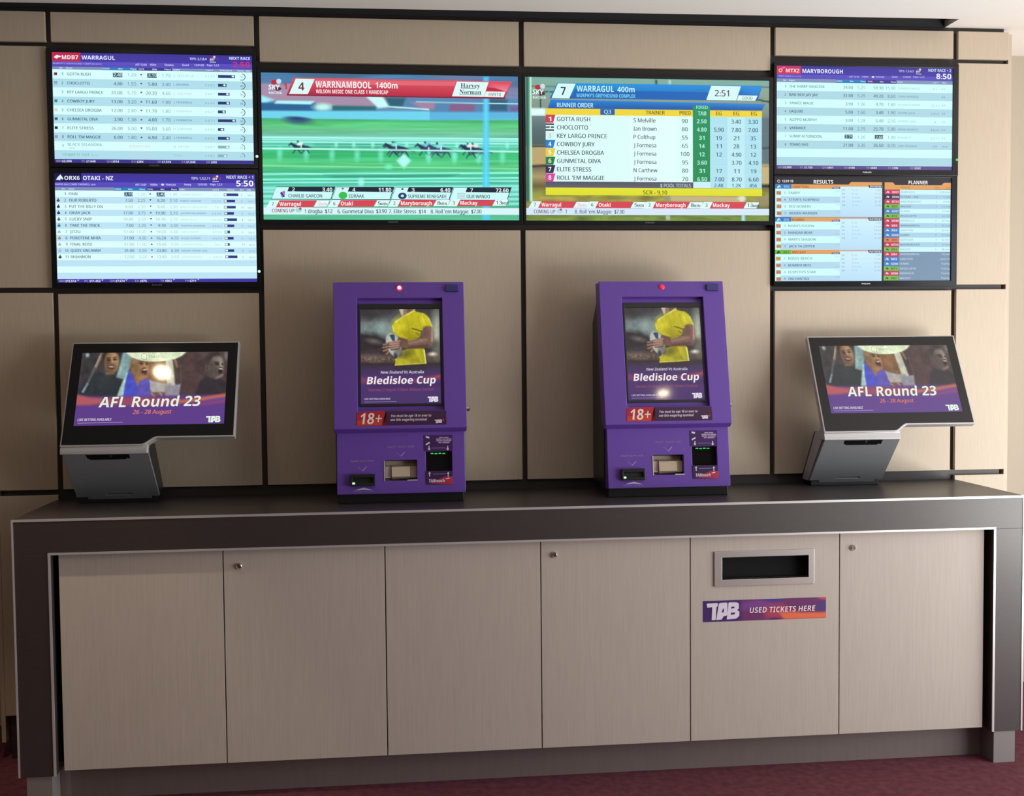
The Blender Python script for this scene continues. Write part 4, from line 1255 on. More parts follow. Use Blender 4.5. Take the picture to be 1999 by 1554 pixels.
def paint_fans(P):
    P.vgrad([(60, (56, 56, 56)), (300, (58, 54, 56)), (520, (58, 48, 62)), (580, (84, 58, 104)), (680, (92, 58, 132)), (905, (92, 60, 138))])
    f = np.clip((P.X - 900) / 700, 0, 1) * (P.Y < 560)
    P.mix(f * .6, (84, 60, 58))
    P.noise(0.3, 120, 90, 21, (P.Y < 540) * 1.0)
    P.ell(255, 85, 22, 24, (150, 165, 160), 12)
    # left fan: dark jacket, raised arms
    P.poly([(120, 570), (210, 380), (330, 290), (470, 300), (600, 330), (660, 420), (620, 580)], (42, 48, 52), 14)
    P.ell(430, 400, 100, 80, (52, 60, 64), 50, 0, .7)
    P.cap(430, 70, 350, 230, 20, 16, (134, 112, 98), 8)
    P.cap(410, 90, 345, 225, 5, 4, (190, 170, 150), 5, .8)
    P.cap(340, 240, 250, 420, 16, 14, (88, 84, 80), 8)
    P.cap(250, 420, 195, 510, 12, 14, (120, 140, 148), 8)
    P.ell(545, 95, 112, 84, (42, 34, 30), 16)
    P.ell(545, 172, 88, 128, (146, 114, 82), 12, 4)
    P.ell(500, 190, 44, 110, (92, 68, 50), 36, 0, .75)
    P.ell(600, 156, 30, 80, (182, 146, 108), 26, 0, .6)
    P.ell(560, 96, 50, 26, (176, 142, 106), 22, 0, .6)
    P.ell(510, 146, 24, 13, (70, 50, 38), 10)
    P.ell(584, 138, 24, 12, (70, 50, 38), 10)
    P.ell(510, 147, 10, 5, (30, 22, 20), 4)
    P.ell(584, 139, 10, 5, (30, 22, 20), 4)
    P.cap(488, 122, 530, 120, 5, 4, (58, 42, 34), 6)
    P.cap(566, 112, 606, 112, 4, 5, (58, 42, 34), 6)
    P.cap(550, 140, 554, 184, 7, 9, (186, 148, 110), 9, .8)
    P.ell(552, 194, 20, 8, (96, 70, 52), 8, 0, .8)
    P.ell(545, 240, 56, 46, (104, 76, 56), 22, 0, .7)
    P.ell(540, 232, 36, 17, (62, 36, 30), 8, 4)
    P.ell(540, 225, 29, 7, (206, 196, 180), 5, 4)
    P.cap(505, 205, 495, 250, 3, 3, (96, 70, 50), 6, .7)
    P.cap(586, 200, 596, 244, 3, 3, (110, 82, 60), 6, .7)
    P.cap(480, 300, 560, 300, 14, 12, (122, 94, 72), 12)
    # middle fan: sleeves, face, blue vest
    P.poly([(690, 50), (810, 60), (806, 150), (760, 250), (700, 372), (598, 350), (640, 220)], (128, 158, 158), 10)
    P.ell(690, 110, 30, 60, (92, 120, 130), 20, 20, .7)
    P.cap(700, 80, 640, 300, 14, 20, (160, 190, 186), 14, .6)
    P.poly([(780, 130), (1240, 150), (1280, 420), (1160, 560), (980, 580), (760, 300)], (120, 88, 60), 14)
    P.cap(1236, 180, 1252, 430, 44, 48, (196, 196, 176), 10)
    P.poly([(990, 380), (1140, 420), (1262, 420), (1240, 520), (1020, 524), (980, 440)], (166, 160, 158), 10)
    P.poly([(1180, 460), (1370, 430), (1345, 570), (1180, 570)], (146, 142, 152), 12)
    P.poly([(720, 300), (760, 280), (690, 580), (598, 580), (640, 470)], (166, 202, 196), 10)
    P.poly([(812, 330), (980, 330), (960, 400), (860, 440), (820, 400)], (150, 108, 76), 10)
    P.poly([(744, 272), (790, 300), (852, 440), (880, 400), (985, 362), (1000, 420), (1000, 580), (676, 580), (700, 430)], (72, 78, 190), 9)
    P.poly([(846, 470), (880, 400), (985, 364), (1000, 580), (840, 580)], (100, 84, 170), 14, .8)
    P.poly([(836, 390), (870, 392), (862, 440), (846, 450)], (150, 110, 80), 8)
    P.ell(885, 238, 100, 130, (164, 124, 86), 12, -8)
    P.ell(830, 250, 46, 110, (124, 92, 64), 34, 0, .75)
    P.ell(950, 214, 36, 76, (200, 160, 116), 26, 0, .65)
    P.ell(796, 216, 20, 36, (150, 112, 78), 10)
    P.ell(798, 220, 9, 20, (104, 74, 54), 8)
    P.ell(890, 150, 104, 40, (132, 114, 88), 20, 0, .8)
    P.ell(902, 190, 27, 15, (88, 62, 46), 12, 10)
    P.ell(966, 196, 22, 13, (92, 66, 48), 12, 10)
    P.ell(904, 192, 11, 5, (36, 26, 22), 4, 10)
    P.ell(966, 197, 10, 5, (36, 26, 22), 4, 10)
    P.cap(874, 170, 926, 170, 5, 4, (74, 54, 40), 6)
    P.cap(948, 176, 988, 180, 4, 4, (74, 54, 40), 6)
    P.cap(938, 188, 946, 228, 6, 10, (206, 164, 118), 10, .8)
    P.ell(940, 240, 22, 8, (110, 76, 56), 8, 0, .8)
    P.ell(930, 290, 52, 66, (124, 90, 66), 26, -8, .6)
    P.ell(934, 286, 32, 42, (70, 32, 28), 9, -8)
    P.ell(942, 262, 24, 8, (214, 204, 188), 5, -8)
    P.ell(926, 312, 19, 10, (146, 84, 72), 8)
    P.cap(888, 240, 884, 300, 4, 4, (104, 76, 54), 8, .7)
    P.ell(910, 345, 44, 16, (176, 138, 100), 14, -10, .7)
    P.ell(1090, 260, 70, 60, (160, 110, 62), 40, 0, .6)
    P.cap(1300, 130, 1330, 230, 16, 12, (140, 104, 76), 10)
    P.cap(1370, 220, 1376, 420, 6, 6, (120, 96, 90), 8, .7)
    P.poly([(1400, 60), (1560, 60), (1540, 540), (1380, 540)], (80, 60, 58), 30, .7)
    P.cap(1020, 540, 1050, 570, 12, 12, (150, 130, 160), 8)
    P.cap(1120, 536, 1140, 562, 12, 12, (150, 130, 160), 8)
    # the sign held overhead
    P.ell(1080, 20, 372, 150, (224, 236, 200), 7)
    # right fan
    P.poly([(1540, 560), (1600, 400), (1690, 330), (1860, 380), (1920, 430), (1910, 560)], (50, 42, 50), 16)
    P.ell(1790, 134, 98, 68, (52, 46, 44), 18)
    P.ell(1790, 242, 88, 128, (112, 100, 92), 12, 8)
    P.ell(1736, 262, 50, 110, (70, 60, 56), 34, 0, .8)
    P.ell(1852, 200, 28, 76, (170, 156, 144), 22, 0, .75)
    P.ell(1820, 150, 46, 26, (142, 130, 120), 20, 10, .7)
    P.ell(1682, 250, 22, 40, (94, 82, 76), 10)
    P.ell(1684, 254, 9, 22, (60, 52, 48), 8)
    P.ell(1808, 204, 28, 16, (52, 44, 42), 12, 10)
    P.ell(1868, 208, 18, 13, (60, 52, 48), 10, 10)
    P.ell(1810, 206, 10, 4, (24, 20, 20), 4, 10)
    P.ell(1868, 209, 8, 4, (24, 20, 20), 4, 10)
    P.cap(1778, 182, 1832, 184, 5, 4, (46, 40, 38), 7)
    P.cap(1844, 188, 1858, 236, 6, 9, (178, 162, 150), 9, .85)
    P.ell(1850, 246, 18, 7, (70, 58, 54), 7, 0, .8)
    P.ell(1830, 300, 50, 62, (80, 70, 66), 24, 6, .7)
    P.ell(1842, 290, 25, 46, (48, 28, 28), 9, 8)
    P.ell(1848, 260, 20, 7, (206, 200, 192), 5, 8)
    P.ell(1838, 322, 16, 8, (112, 72, 68), 7, 8)
    P.cap(1790, 250, 1786, 320, 4, 4, (64, 56, 52), 8, .8)
    P.cap(1790, 368, 1866, 330, 10, 9, (150, 136, 126), 14, .8)
    P.cap(1700, 330, 1790, 376, 12, 9, (84, 74, 70), 10, .8)
    P.noise(0.16, 50, 50, 31, (P.Y < 540) * 1.0)
    P.noise(0.06, 14, 14, 32, (P.Y < 540) * 1.0)
    P.ell(1914, 110, 20, 50, (110, 104, 100), 12)
    # ribbons
    P.poly([(0, 560), (2000, 560), (2000, 920), (0, 920)], (92, 58, 134), 18, .55)
    P.poly([(100, 535), (260, 575), (430, 590), (420, 650), (250, 668), (90, 668)], (186, 90, 92), 18, .9)
    P.poly([(420, 590), (800, 575), (1350, 600), (1350, 660), (800, 680), (420, 660)], (168, 74, 92), 24, .75)
    P.poly([(1910, 540), (1640, 580), (1340, 615), (1340, 655), (1640, 625), (1910, 585)], (196, 104, 80), 14, .9)
    P.poly([(1910, 600), (1500, 660), (1500, 690), (1905, 650)], (150, 70, 110), 18, .7)
    P.ell(1800, 610, 110, 14, (96, 70, 170), 12, -4, .7)


def poster_fans():
    c = Canvas([(193, 60), (1940, 62), (1870, 888), (78, 905)], 0.623, 0.348)
    c.raster(250, 142, paint_fans)
    c.ring(935, 110, 32, 37, (150, 160, 140), 3)
    c.line(935, 104, 935, 128, 6, (150, 160, 140), 3)
    c.line(958, 134, 974, 150, 5, (150, 160, 140), 3)
    c.text('INFO', 1000, 1116, 112, 30, (176, 182, 160), 'm')
    c.text('AFL Round 23', 395, 1600, 636, 116, (226, 240, 222), 'b', 0.12)
    c.text('26 - 28 August', 795, 1250, 752, 46, (222, 124, 92), 'm', 0.12)
    c.text('LIVE BETTING AVAILABLE', 130, 532, 838, 28, (214, 210, 225), 'm', 0.12)
    c.line(126, 876, 668, 868, 8, (150, 130, 180), 4)
    c.logo(1662, 802, 1830, 876, (226, 240, 226), (92, 60, 138))
    return c


def sign_tickets():
    c = Canvas([(90, 170), (1868, 122), (1868, 425), (88, 474)], 0.546, 0.0915)

    def pt(P):
        P.vgrad([(100, (66, 40, 104)), (480, (70, 42, 106))])
        P.poly([(640, 140), (1900, 100), (1900, 500), (640, 500)], (110, 52, 104), 40)
        P.poly([(650, 200), (900, 150), (1180, 220), (900, 300), (640, 310)], (122, 66, 140), 30)
        P.poly([(950, 150), (1300, 140), (1200, 190), (1080, 190)], (78, 56, 140), 14)
        P.poly([(960, 280), (1200, 220), (1500, 330), (1300, 430), (1000, 420)], (176, 66, 92), 50)
        P.poly([(1180, 340), (1880, 330), (1880, 430), (1260, 440)], (226, 112, 76), 16)
        P.poly([(1300, 230), (1600, 190), (1880, 200), (1880, 330), (1500, 330)], (104, 48, 104), 30, .8)
        P.poly([(1740, 180), (1880, 160), (1880, 328), (1740, 330)], (76, 58, 128), 20, .8)
        P.poly([(1690, 110), (1890, 100), (1890, 168), (1790, 150)], (206, 70, 96), 14)
        P.poly([(1000, 440), (1140, 412), (1260, 434), (1100, 450)], (80, 40, 84), 6)
    c.raster(90, 16, pt)
    c.logo(142, 198, 612, 448, (226, 214, 232), (66, 40, 104), 4, -12)
    c.text('USED TICKETS HERE', 762, 1706, 306, 78, (238, 214, 228), 'b', 0.12)
    return c


def sign_age():
    c = Canvas([(75, 1135), (1895, 1105), (1885, 1370), (85, 1415)], 0.386, 0.062)
    c.quad_uv(0.28, 0.0, 1, 1, (66, 30, 72), (58, 26, 66), 1)
    c.quad_uv(0, 0.05, 0.33, 1, (150, 36, 60), (178, 50, 56), 1)
    c.poly([(200, 1135), (690, 1118), (655, 1230), (610, 1400), (90, 1410), (75, 1240)], (176, 36, 48), 2)
    c.poly([(90, 1310), (620, 1290), (600, 1400), (90, 1412)], (196, 60, 50), 3)
    c.text('18+', 158, 606, 1276, 205, (240, 222, 214), 'b', 0.14)
    c.text('You must be age 18 or over to', 790, 1598, 1216, 46, (226, 214, 226), 'b', 0.14)
    c.text('use this wagering terminal', 786, 1508, 1292, 46, (226, 214, 226), 'b', 0.14)
    c.logo(1662, 1284, 1800, 1352, (236, 226, 236), (64, 30, 70), 4, -6)
    c.poly([(1790, 1296), (1850, 1262), (1840, 1296), (1806, 1316)], (190, 50, 70), 3)
    return c


KW, KH = 0.552, 0.262       # lower face of a kiosk
KQ = [(40, 55), (1945, 25), (1958, 918), (28, 962)]


def labels_kiosk(which):
    c = Canvas(KQ, KW, KH)
    wt = (176, 156, 200)
    if which in ('note_label', 'ticket_label'):
        nt = which == 'note_label'
        c.text('INSERT NOTES HERE' if nt else 'COLLECT TICKETS HERE', 240 if nt else 780, 595 if nt else 1195, 466 if nt else 256, 27, wt, 'm', 0.12)
        cx, cy = (412, 578) if nt else (988, 360)
        c.line(cx + 4, cy + 32, cx + 66, cy - 34, 8, (196, 176, 214), 3)
        for k in range(4):
            c.line(cx - 62 + 18 * k, cy - 32 + 14 * k, cx - 54 + 18 * k, cy - 14 + 14 * k, 4.5, wt, 3)
        return c
    if which == 'arrow_label':
        c.poly([(290, 896), (420, 856), (440, 856), (570, 894), (430, 884)], (206, 196, 220), 3)
        for x0, x1 in ((262, 320), (328, 410), (420, 486), (494, 540), (548, 584)):
            c.line(x0, 914, x1, 913, 15, (124, 104, 172), 3)
        return c
    if which == 'scan_sign':
        c.poly([(1338, 86), (1766, 78), (1768, 312), (1340, 318)], (64, 32, 90), 2)
        c.poly([(1366, 96), (1424, 106), (1420, 132), (1370, 122)], (226, 212, 232), 3)
        c.poly([(1366, 210), (1426, 180), (1430, 200), (1372, 232)], (226, 212, 232), 3)
        # four lines of fine print, too small to be read
        for k, words in enumerate((((1568, 1630), (1640, 1706)), ((1522, 1606), (1616, 1654), (1664, 1752)), ((1526, 1616), (1626, 1746)), ((1558, 1602), (1614, 1722)))):
            for x0, x1 in words:
                c.poly([(x0 + 3, 108 + 25 * k), (x1 + 3, 107 + 25 * k), (x1 - 3, 123 + 25 * k), (x0 - 3, 124 + 25 * k)], (176, 158, 192), 3)
        for x in (1416, 1694):
            c.line(x, 240, x, 286, 14, (226, 214, 234), 3)
            c.poly([(x - 24, 280), (x + 24, 278), (x, 306)], (226, 214, 234), 3)
        c.line(1456, 272, 1660, 268, 6, (150, 130, 170), 3)
        return c
    for x in (1416, 1694):
        c.line(x + 4, 690, x + 4, 640, 12, (226, 214, 234), 9)
        c.poly([(x - 18, 650), (x + 24, 648), (x + 6, 620)], (226, 214, 234), 9)
    c.poly([(1366, 606), (1762, 604), (1766, 804), (1370, 810)], (58, 30, 76), 6)
    c.line(1470, 654, 1664, 650, 6, (150, 130, 170), 7)
    c.gpoly([(1410, 800), (1640, 690), (1764, 690), (1766, 804)], [(120, 36, 80), (150, 40, 84), (190, 54, 70), (180, 50, 70)], 7)
    c.text('TABtouch', 1408, 1644, 754, 44, (236, 214, 230), 'b', 0.12, lay=9)
    c.poly([(1660, 720), (1716, 704), (1720, 716), (1664, 730)], (240, 226, 236), 9)
    return c


# ------------------------------------------------------------------ the room
struct(MB().box(-5.2, 4.4, -8.2, 1.2, -0.06, 0.0), 'floor', M['carpet'])

ZC = 3.3735            # ceiling height
cl = MB()
E0, E1 = -0.045, -0.125      # the free edge of the ceiling runs slightly out of parallel with the wall
cl.prism_x([(-8.2, ZC), (-8.2, ZC + .12), (-0.2, ZC + .12), (-0.2, ZC)], -5.2, 4.4)
cl.box(-5.2, -2.75, -0.2, 1.2, ZC, ZC + 0.12)
cl.box(2.06, 4.4, -0.2, 1.2, ZC, ZC + 0.12)
# rounded lip towards the shadow gap
nn = 6
lip = [(0, 0)] + [(0.03 * math.sin(q), 0.03 - 0.03 * math.cos(q)) for q in [math.pi / 2 * k / nn for k in range(1, nn + 1)]] + [(0.03, 0.12)]
pts = []
for xx, ee in ((-2.75, E0), (2.06, E1)):
    pts += [(xx, -0.2, ZC)] + [(xx, ee + p, ZC + q) for p, q in lip] + [(xx, -0.2, ZC + .12)]
n_ = len(pts) // 2
cl.add(pts, [tuple(range(n_)), tuple(range(2 * n_ - 1, n_ - 1, -1))] + [(i, i + n_, (i + 1) % n_ + n_, (i + 1) % n_) for i in range(n_)])
struct(cl, 'ceiling', M['ceiling'])
struct(MB().box(-2.75, 2.10, -0.095, 0.02, ZC + 0.036, ZC + 0.05).box(-2.75, 2.10, 0.0215, 0.42, ZC + .0005, ZC + .05), 'trim_1', M['slot'])

struct(MB().box(-2.36, 2.362, 0.022, 0.05, 0.0, ZC - 0.001), 'wall_back', M['backing'])
struct(MB().box(-2.36, 2.362, 0.051, 0.42, 0.0, ZC - 0.001), 'wall_core', M['dimwall'])
struct(MB().box(2.363, 4.2, 0.50, 0.60, 0.0, ZC), 'wall_alcove_right', M['cream'])
struct(MB().box(-5.0, -2.361, 0.50, 0.60, 0.0, ZC), 'wall_alcove_left', M['cream'])
struct(MB().box(-5.1, -5.0, -8.0, 0.6, 0.0, ZC), 'wall_left', M['dimwall'])
struct(MB().box(-5.1, 4.3, -8.1, -8.0, 0.0, ZC), 'wall_rear', M['dimwall'])
wr = MB()
wr.box(4.2, 4.3, -0.9, 0.6, 0.0, ZC)
wr.box(4.2, 4.3, -8.0, -4.3, 0.0, ZC)
wr.box(4.2, 4.3, -4.3, -0.9, 0.0, 0.12)
wr.box(4.2, 4.3, -4.3, -0.9, 3.0, ZC)
struct(wr, 'wall_right', M['cream'])
wf = MB()
for a0, a1, z0, z1 in ((-4.3, -4.24, .12, 3.0), (-.96, -.9, .12, 3.0), (-4.24, -.96, .12, .18), (-4.24, -.96, 2.94, 3.0), (-2.63, -2.57, .18, 2.94)):
    wf.box(4.2, 4.28, a0, a1, z0, z1)
struct(wf, 'window_1', M['white'])
# side cladding at both ends of the screen wall
struct(MB().box(2.3805, 2.3985, 0.012, 0.42, 0.0, 3.345).box(2.3985, 2.41, 0.06, 0.42, 0, 3.345), 'trim_2', M['panel'])
struct(MB().box(-2.3985, -2.3805, 0.012, 0.42, 0.08, 3.345), 'trim_3', M['panel'])

# ------------------------------------------------------------------ wall panels
XA = (-2.3755, -2.12)
XB = (-2.0965, -1.2154)
XC = (-1.1902, -0.0126)
XD = (0.0112, 1.1859)
XE = (1.2101, 2.0950)
XF = (2.12, 2.3755)
ZT = 3.3516


def panel(x, z0, z1, label):
    o = MB().box(x[0], x[1], 0.0, 0.021, z0, z1).build('wall_panel', M['panel'], None, 0.0015)
    tag(o, label, 'wall panel', 'beige wall panels of the screen wall')


panel(XA, 3.2200, ZT, 'small beige wall panel at top left corner of the screen wall')
panel(XA, 2.1360, 3.2002, 'tall narrow beige panel at far left edge, beside the two left odds televisions')
panel(XA, 1.2291, 2.1124, 'narrow beige panel at far left edge, beside the left touchscreen terminal')
panel(XA, 0.2054, 1.2036, 'shadowed beige panel low at far left edge, running down beside the counter')
panel(XB, 3.2210, ZT, 'beige panel strip above the upper left WARRAGUL odds television')
panel(XB, 1.2291, 2.1080, 'beige panel behind the left touchscreen terminal')
panel(XC, 3.1505, ZT, 'beige panel strip above the horse race television')
panel(XC, 1.2291, 2.3947, 'large beige panel behind the left purple kiosk')
panel(XD, 3.1505, ZT, 'beige panel strip above the runner order television')
panel(XD, 1.2291, 2.3947, 'large beige panel behind the right purple kiosk')
panel(XE, 3.2210, ZT, 'brightly lit beige strip above the MARYBOROUGH odds television')
panel(XE, 1.2291, 2.1080, 'beige panel behind the right touchscreen terminal')
panel(XF, 3.2200, ZT, 'small beige wall panel at top right corner of the screen wall')
panel(XF, 2.1360, 3.2002, 'tall narrow beige panel at far right edge, beside the two right televisions')
panel(XF, 1.2291, 2.1124, 'narrow bright beige panel at far right edge, beside the right touchscreen terminal')
panel(XF, 0.2054, 1.2036, 'beige panel low at far right edge, its top corner just above the counter end')


# ------------------------------------------------------------------ televisions
def television(x0, x1, z0, z1, ax0, ax1, az1, canvas, label, led=None, logo=(120, 124, 132), led_mat='green_led'):
    W, H = x1 - x0, z1 - z0
    t = thing('television', label, 'television', (x0, 0, z0), 0, 'televisions on the wall')
    yf = -0.016
    a0, a1 = ax0 - x0, ax1 - x0
    top = az1 - z0
    bot = top - canvas.H
    fr = MB()
    fr.plate(W, H, [(a0, H - top, a1, H - bot)], 0.012, lambda x, d, tt: (x, yf - d, H - tt))
    fr.build('bezel', M['bezel'], t, 0.0015)
    MB().box(0.004, W - 0.004, yf + 0.0125, 0.0205, 0.004, H - 0.004).build('housing', M['black'], t)
    sc_w = (a1 - a0) / canvas.W

    def xf(x, d, z):
        return (a0 + x * sc_w, yf + 0.006 - d, top - z)
    canvas.build('display', M['tv_image'], t, xf)
    lg = Canvas([(0, 0), (100, 0), (100, 20), (0, 20)], 0.045, 0.009)
    lg.text('PHILIPS', 2, 98, 10, 14, logo, 'b')
    lx = W / 2 - 0.0225
    lg.build('logo', M['print'], t, lambda x, d, z: (lx + x, yf - 0.0006 - d, bot / 2 + 0.0045 - z))
    if led:
        MB().lathe_y(led[0] - x0, led[1] - z0, [(0.006, yf), (0.006, yf - 0.002), (0.003, yf - 0.004)], 12).build('power_light', M[led_mat], t)
    return t


television(-2.1155, -1.2045, 2.6680, 3.1886, -2.0905, -1.2230, 3.1718, board_left_upper(),
           'upper left wall television showing WARRAGUL greyhound odds, MDB7 in red', (-1.2085, 2.722))
television(-2.1155, -1.2045, 2.1330, 2.6650, -2.0930, -1.2190, 2.6425, board_left_lower(),
           'lower left wall television showing OTAKI - NZ race odds', (-1.2085, 2.205))
television(-1.2015, -0.0020, 2.4188, 3.1137, -1.1845, -0.0193, 3.0985, screen_race(),
           'large wall television showing a green horse race from WARRNAMBOOL')
television(0.0005, 1.1960, 2.4188, 3.1137, 0.0141, 1.1766, 3.0980, screen_results(),
           'large wall television showing the blue and yellow RUNNER ORDER board')
television(1.1990, 2.1155, 2.6575, 3.1902, 1.2123, 2.0864, 3.1710, board_right_upper(),
           'upper right wall television showing MARYBOROUGH race odds', (2.108, 2.735), (235, 235, 240), 'dim_green_led')  # near-white logo colour carries the window's reflection
television(1.1990, 2.1100, 2.1270, 2.6550, 1.2057, 2.0840, 2.6500, board_right_lower(),
           'lower right wall television showing RESULTS and PLANNER columns', None, (235, 235, 240))  # logo whitened too, window glint painted into its colour

# ------------------------------------------------------------------ the counter
CX0, CX1, CY, CZ = -2.1268, 2.1277, -0.5964, 1.1824
IX0, IX1, IZ, LB = -1.9823, 1.9887, 1.0392, 0.1408
ct = thing('service_counter', 'long dark brown counter with silver edge trims under the screens', 'counter', (0, 0, 0))
MB().prism_x([(CY, IZ), (-0.572, IZ), (-0.572, 1.145), (0.0215, 1.145), (0.0215, CZ), (CY, CZ)], CX0, CX1).build('worktop', M['dark'], ct, 0.001)
MB().box(CX0, IX0, CY, 0.0215, LB, IZ).build('side_panel', M['dark'], ct, 0.001)
MB().box(IX1, CX1, CY, 0.0215, LB, IZ).build('side_panel', M['dark'], ct, 0.001)
tw, td = 0.0085, 0.0025
MB().box(CX0 - .001, CX1 + .001, CY - td, CY + .002, CZ - tw, CZ + .0012).build('edge_trim', M['alu'], ct)
MB().box(IX0 - tw, IX1 + tw, CY - td, CY + .002, IZ - .001, IZ + tw - .001).build('edge_trim', M['alu'], ct)
MB().box(CX0 - .001, CX0 + .006, CY - td, CY + .002, LB, CZ - tw).build('edge_trim', M['alu'], ct)
MB().box(CX1 - .007, CX1 + .001, CY - td, CY + .002, LB, CZ - tw).build('edge_trim', M['alu'], ct)
MB().box(IX0 - tw, IX0 + .001, CY - td, CY + .002, LB, IZ - .001).build('edge_trim', M['alu'], ct)
MB().box(IX1 - .001, IX1 + tw, CY - td, CY + .002, LB, IZ - .001).build('edge_trim', M['alu'], ct)
tag(MB().box(-2.098, -1.9998, -0.592, -0.03, 0.0, LB).build('foot', M['foot'], ct), 'grey foot block')
tag(MB().box(1.9998, 2.098, -0.592, -0.03, 0.0, LB).build('foot', M['foot'], ct), 'grey foot block')
tag(MB().box(-1.998, 1.998, -0.4853, -0.46, 0.0, 0.1505).build('kick_board', M['kick'], ct), 'brown recessed kick board')

# cabinets under the counter, two doors each
GX = [-1.9602, -1.3114, -0.6547, -0.0041, 0.6392, 1.3003, 1.9607]
DZ0, DZ1, DY = 0.152, 1.06, -0.569


def lock(x, z, parent):
    m = MB()
    m.lathe_y(x, z, [(0.013, DY + .001), (0.013, DY - .004), (0.0115, DY - .007), (0.009, DY - .009), (0.0085, DY - .0075)], 24)
    o = m.build('lock', M['chrome'], parent, smooth=True)
    return o


def cabinet(k, label):
    x0, x1, x2 = GX[2 * k], GX[2 * k + 1], GX[2 * k + 2]
    t = thing('counter_cabinet', label, 'cabinet', (0, 0, 0), 0, 'two-door cabinets under the counter')
    MB().plate(x2 - x0 - .004, DZ1 - DZ0, [(0.02, 0.02, x2 - x0 - .024, DZ1 - DZ0 - .02)], 0.38,
               lambda x, d, tt: (x0 + .002 + x, -0.547 - d, DZ1 - tt)).build('carcass', M['kick'], t)
    return t


def door(t, x0, x1):
    return MB().box(x0 + .0022, x1 - .0022, DY, DY + .018, DZ0, DZ1).build('door', M['door'], t, 0.001)


c1 = cabinet(0, 'pair of beige cabinet doors at the left end of the counter, in shadow')
door(c1, GX[0], GX[1])
d = door(c1, GX[1], GX[2])
lock(-1.2466, 0.9674, d)
c2 = cabinet(1, 'middle pair of beige cabinet doors below the two purple kiosks')
door(c2, GX[2], GX[3])
d = door(c2, GX[3], GX[4])
lock(0.0538, 0.9762, d)
c3 = cabinet(2, 'right pair of beige cabinet doors with the used ticket slot and sign')
SX0, SX1, SZ0, SZ1 = 0.7775, 1.1595, 0.8480, 0.9440
dw = GX[5] - GX[4] - .0044
dd = MB()
dd.plate(dw, DZ1 - DZ0, [(SX0 - GX[4] - .0022, DZ1 - SZ1, SX1 - GX[4] - .0022, DZ1 - SZ0)], 0.018, lambda x, dp, tt: (GX[4] + .0022 + x, DY - dp, DZ1 - tt))
d5 = dd.build('door', M['door'], c3, 0.001)
FX0, FX1, FZ0, FZ1 = 0.7435, 1.1850, 0.8195, 0.9700
sf = MB()
ih = (SX0 - FX0, FZ1 - SZ1, SX1 - FX0, FZ1 - SZ0)
sf.plate(FX1 - FX0, FZ1 - FZ0, [ih], 0.006, lambda x, dp, tt: (FX0 + x, DY - .0062 - dp, FZ1 - tt))
sf.plate(ih[2] - ih[0] + .006, ih[3] - ih[1] + .006, [(.003, .003, ih[2] - ih[0] + .003, ih[3] - ih[1] + .003)], 0.03,
         lambda x, dp, tt: (SX0 - .003 + x, DY - .0055 - dp, SZ1 + .003 - tt))
tag(sf.build('slot_frame', M['steel'], d5, 0.0008), 'brushed steel slot frame')
MB().box(SX0, SX1, -0.531, -0.53, SZ0, SZ1).build('slot_interior', M['void'], d5)
sg = sign_tickets()
tag(sg.build('sticker', M['print'], d5, lambda x, dp, z: (0.694 + x, DY - .0006 - dp, 0.7580 - z)), 'purple and orange USED TICKETS HERE sticker')
d = door(c3, GX[5], GX[6])
lock(1.3603, 0.9698, d)


# ------------------------------------------------------------------ purple betting kiosks
HW = 0.572                                   # head width
HT, HB = Vector((0, -0.220, 0.960)), Vector((0, -0.362, 0.322))
HD = (HB - HT)
HL = HD.length
HD = HD.normalized()                         # down the sloping face
HN = Vector((0, HD.z, -HD.y))                # outwards
if HN.y > 0:
    HN = -HN


def head_xf(x, d, t):
    p = HT + HD * t + HN * d
    return (x, p.y, p.z)


LT, LBm = Vector((0, -0.336, 0.304)), Vector((0, -0.372, 0.042))
LD = (LBm - LT)
LL = LD.length
LD = LD.normalized()
LN = Vector((0, LD.z, -LD.y))
if LN.y > 0:
    LN = -LN
LX = 0.010


def low_xf(x, d, t):
    p = LT + LD * t + LN * d
    return (LX + x, p.y, p.z)


kc = Canvas(KQ, KW, LL)


def kuv(x, y):
    u, v = kc.m(x, y)
    return u * KW, v * LL


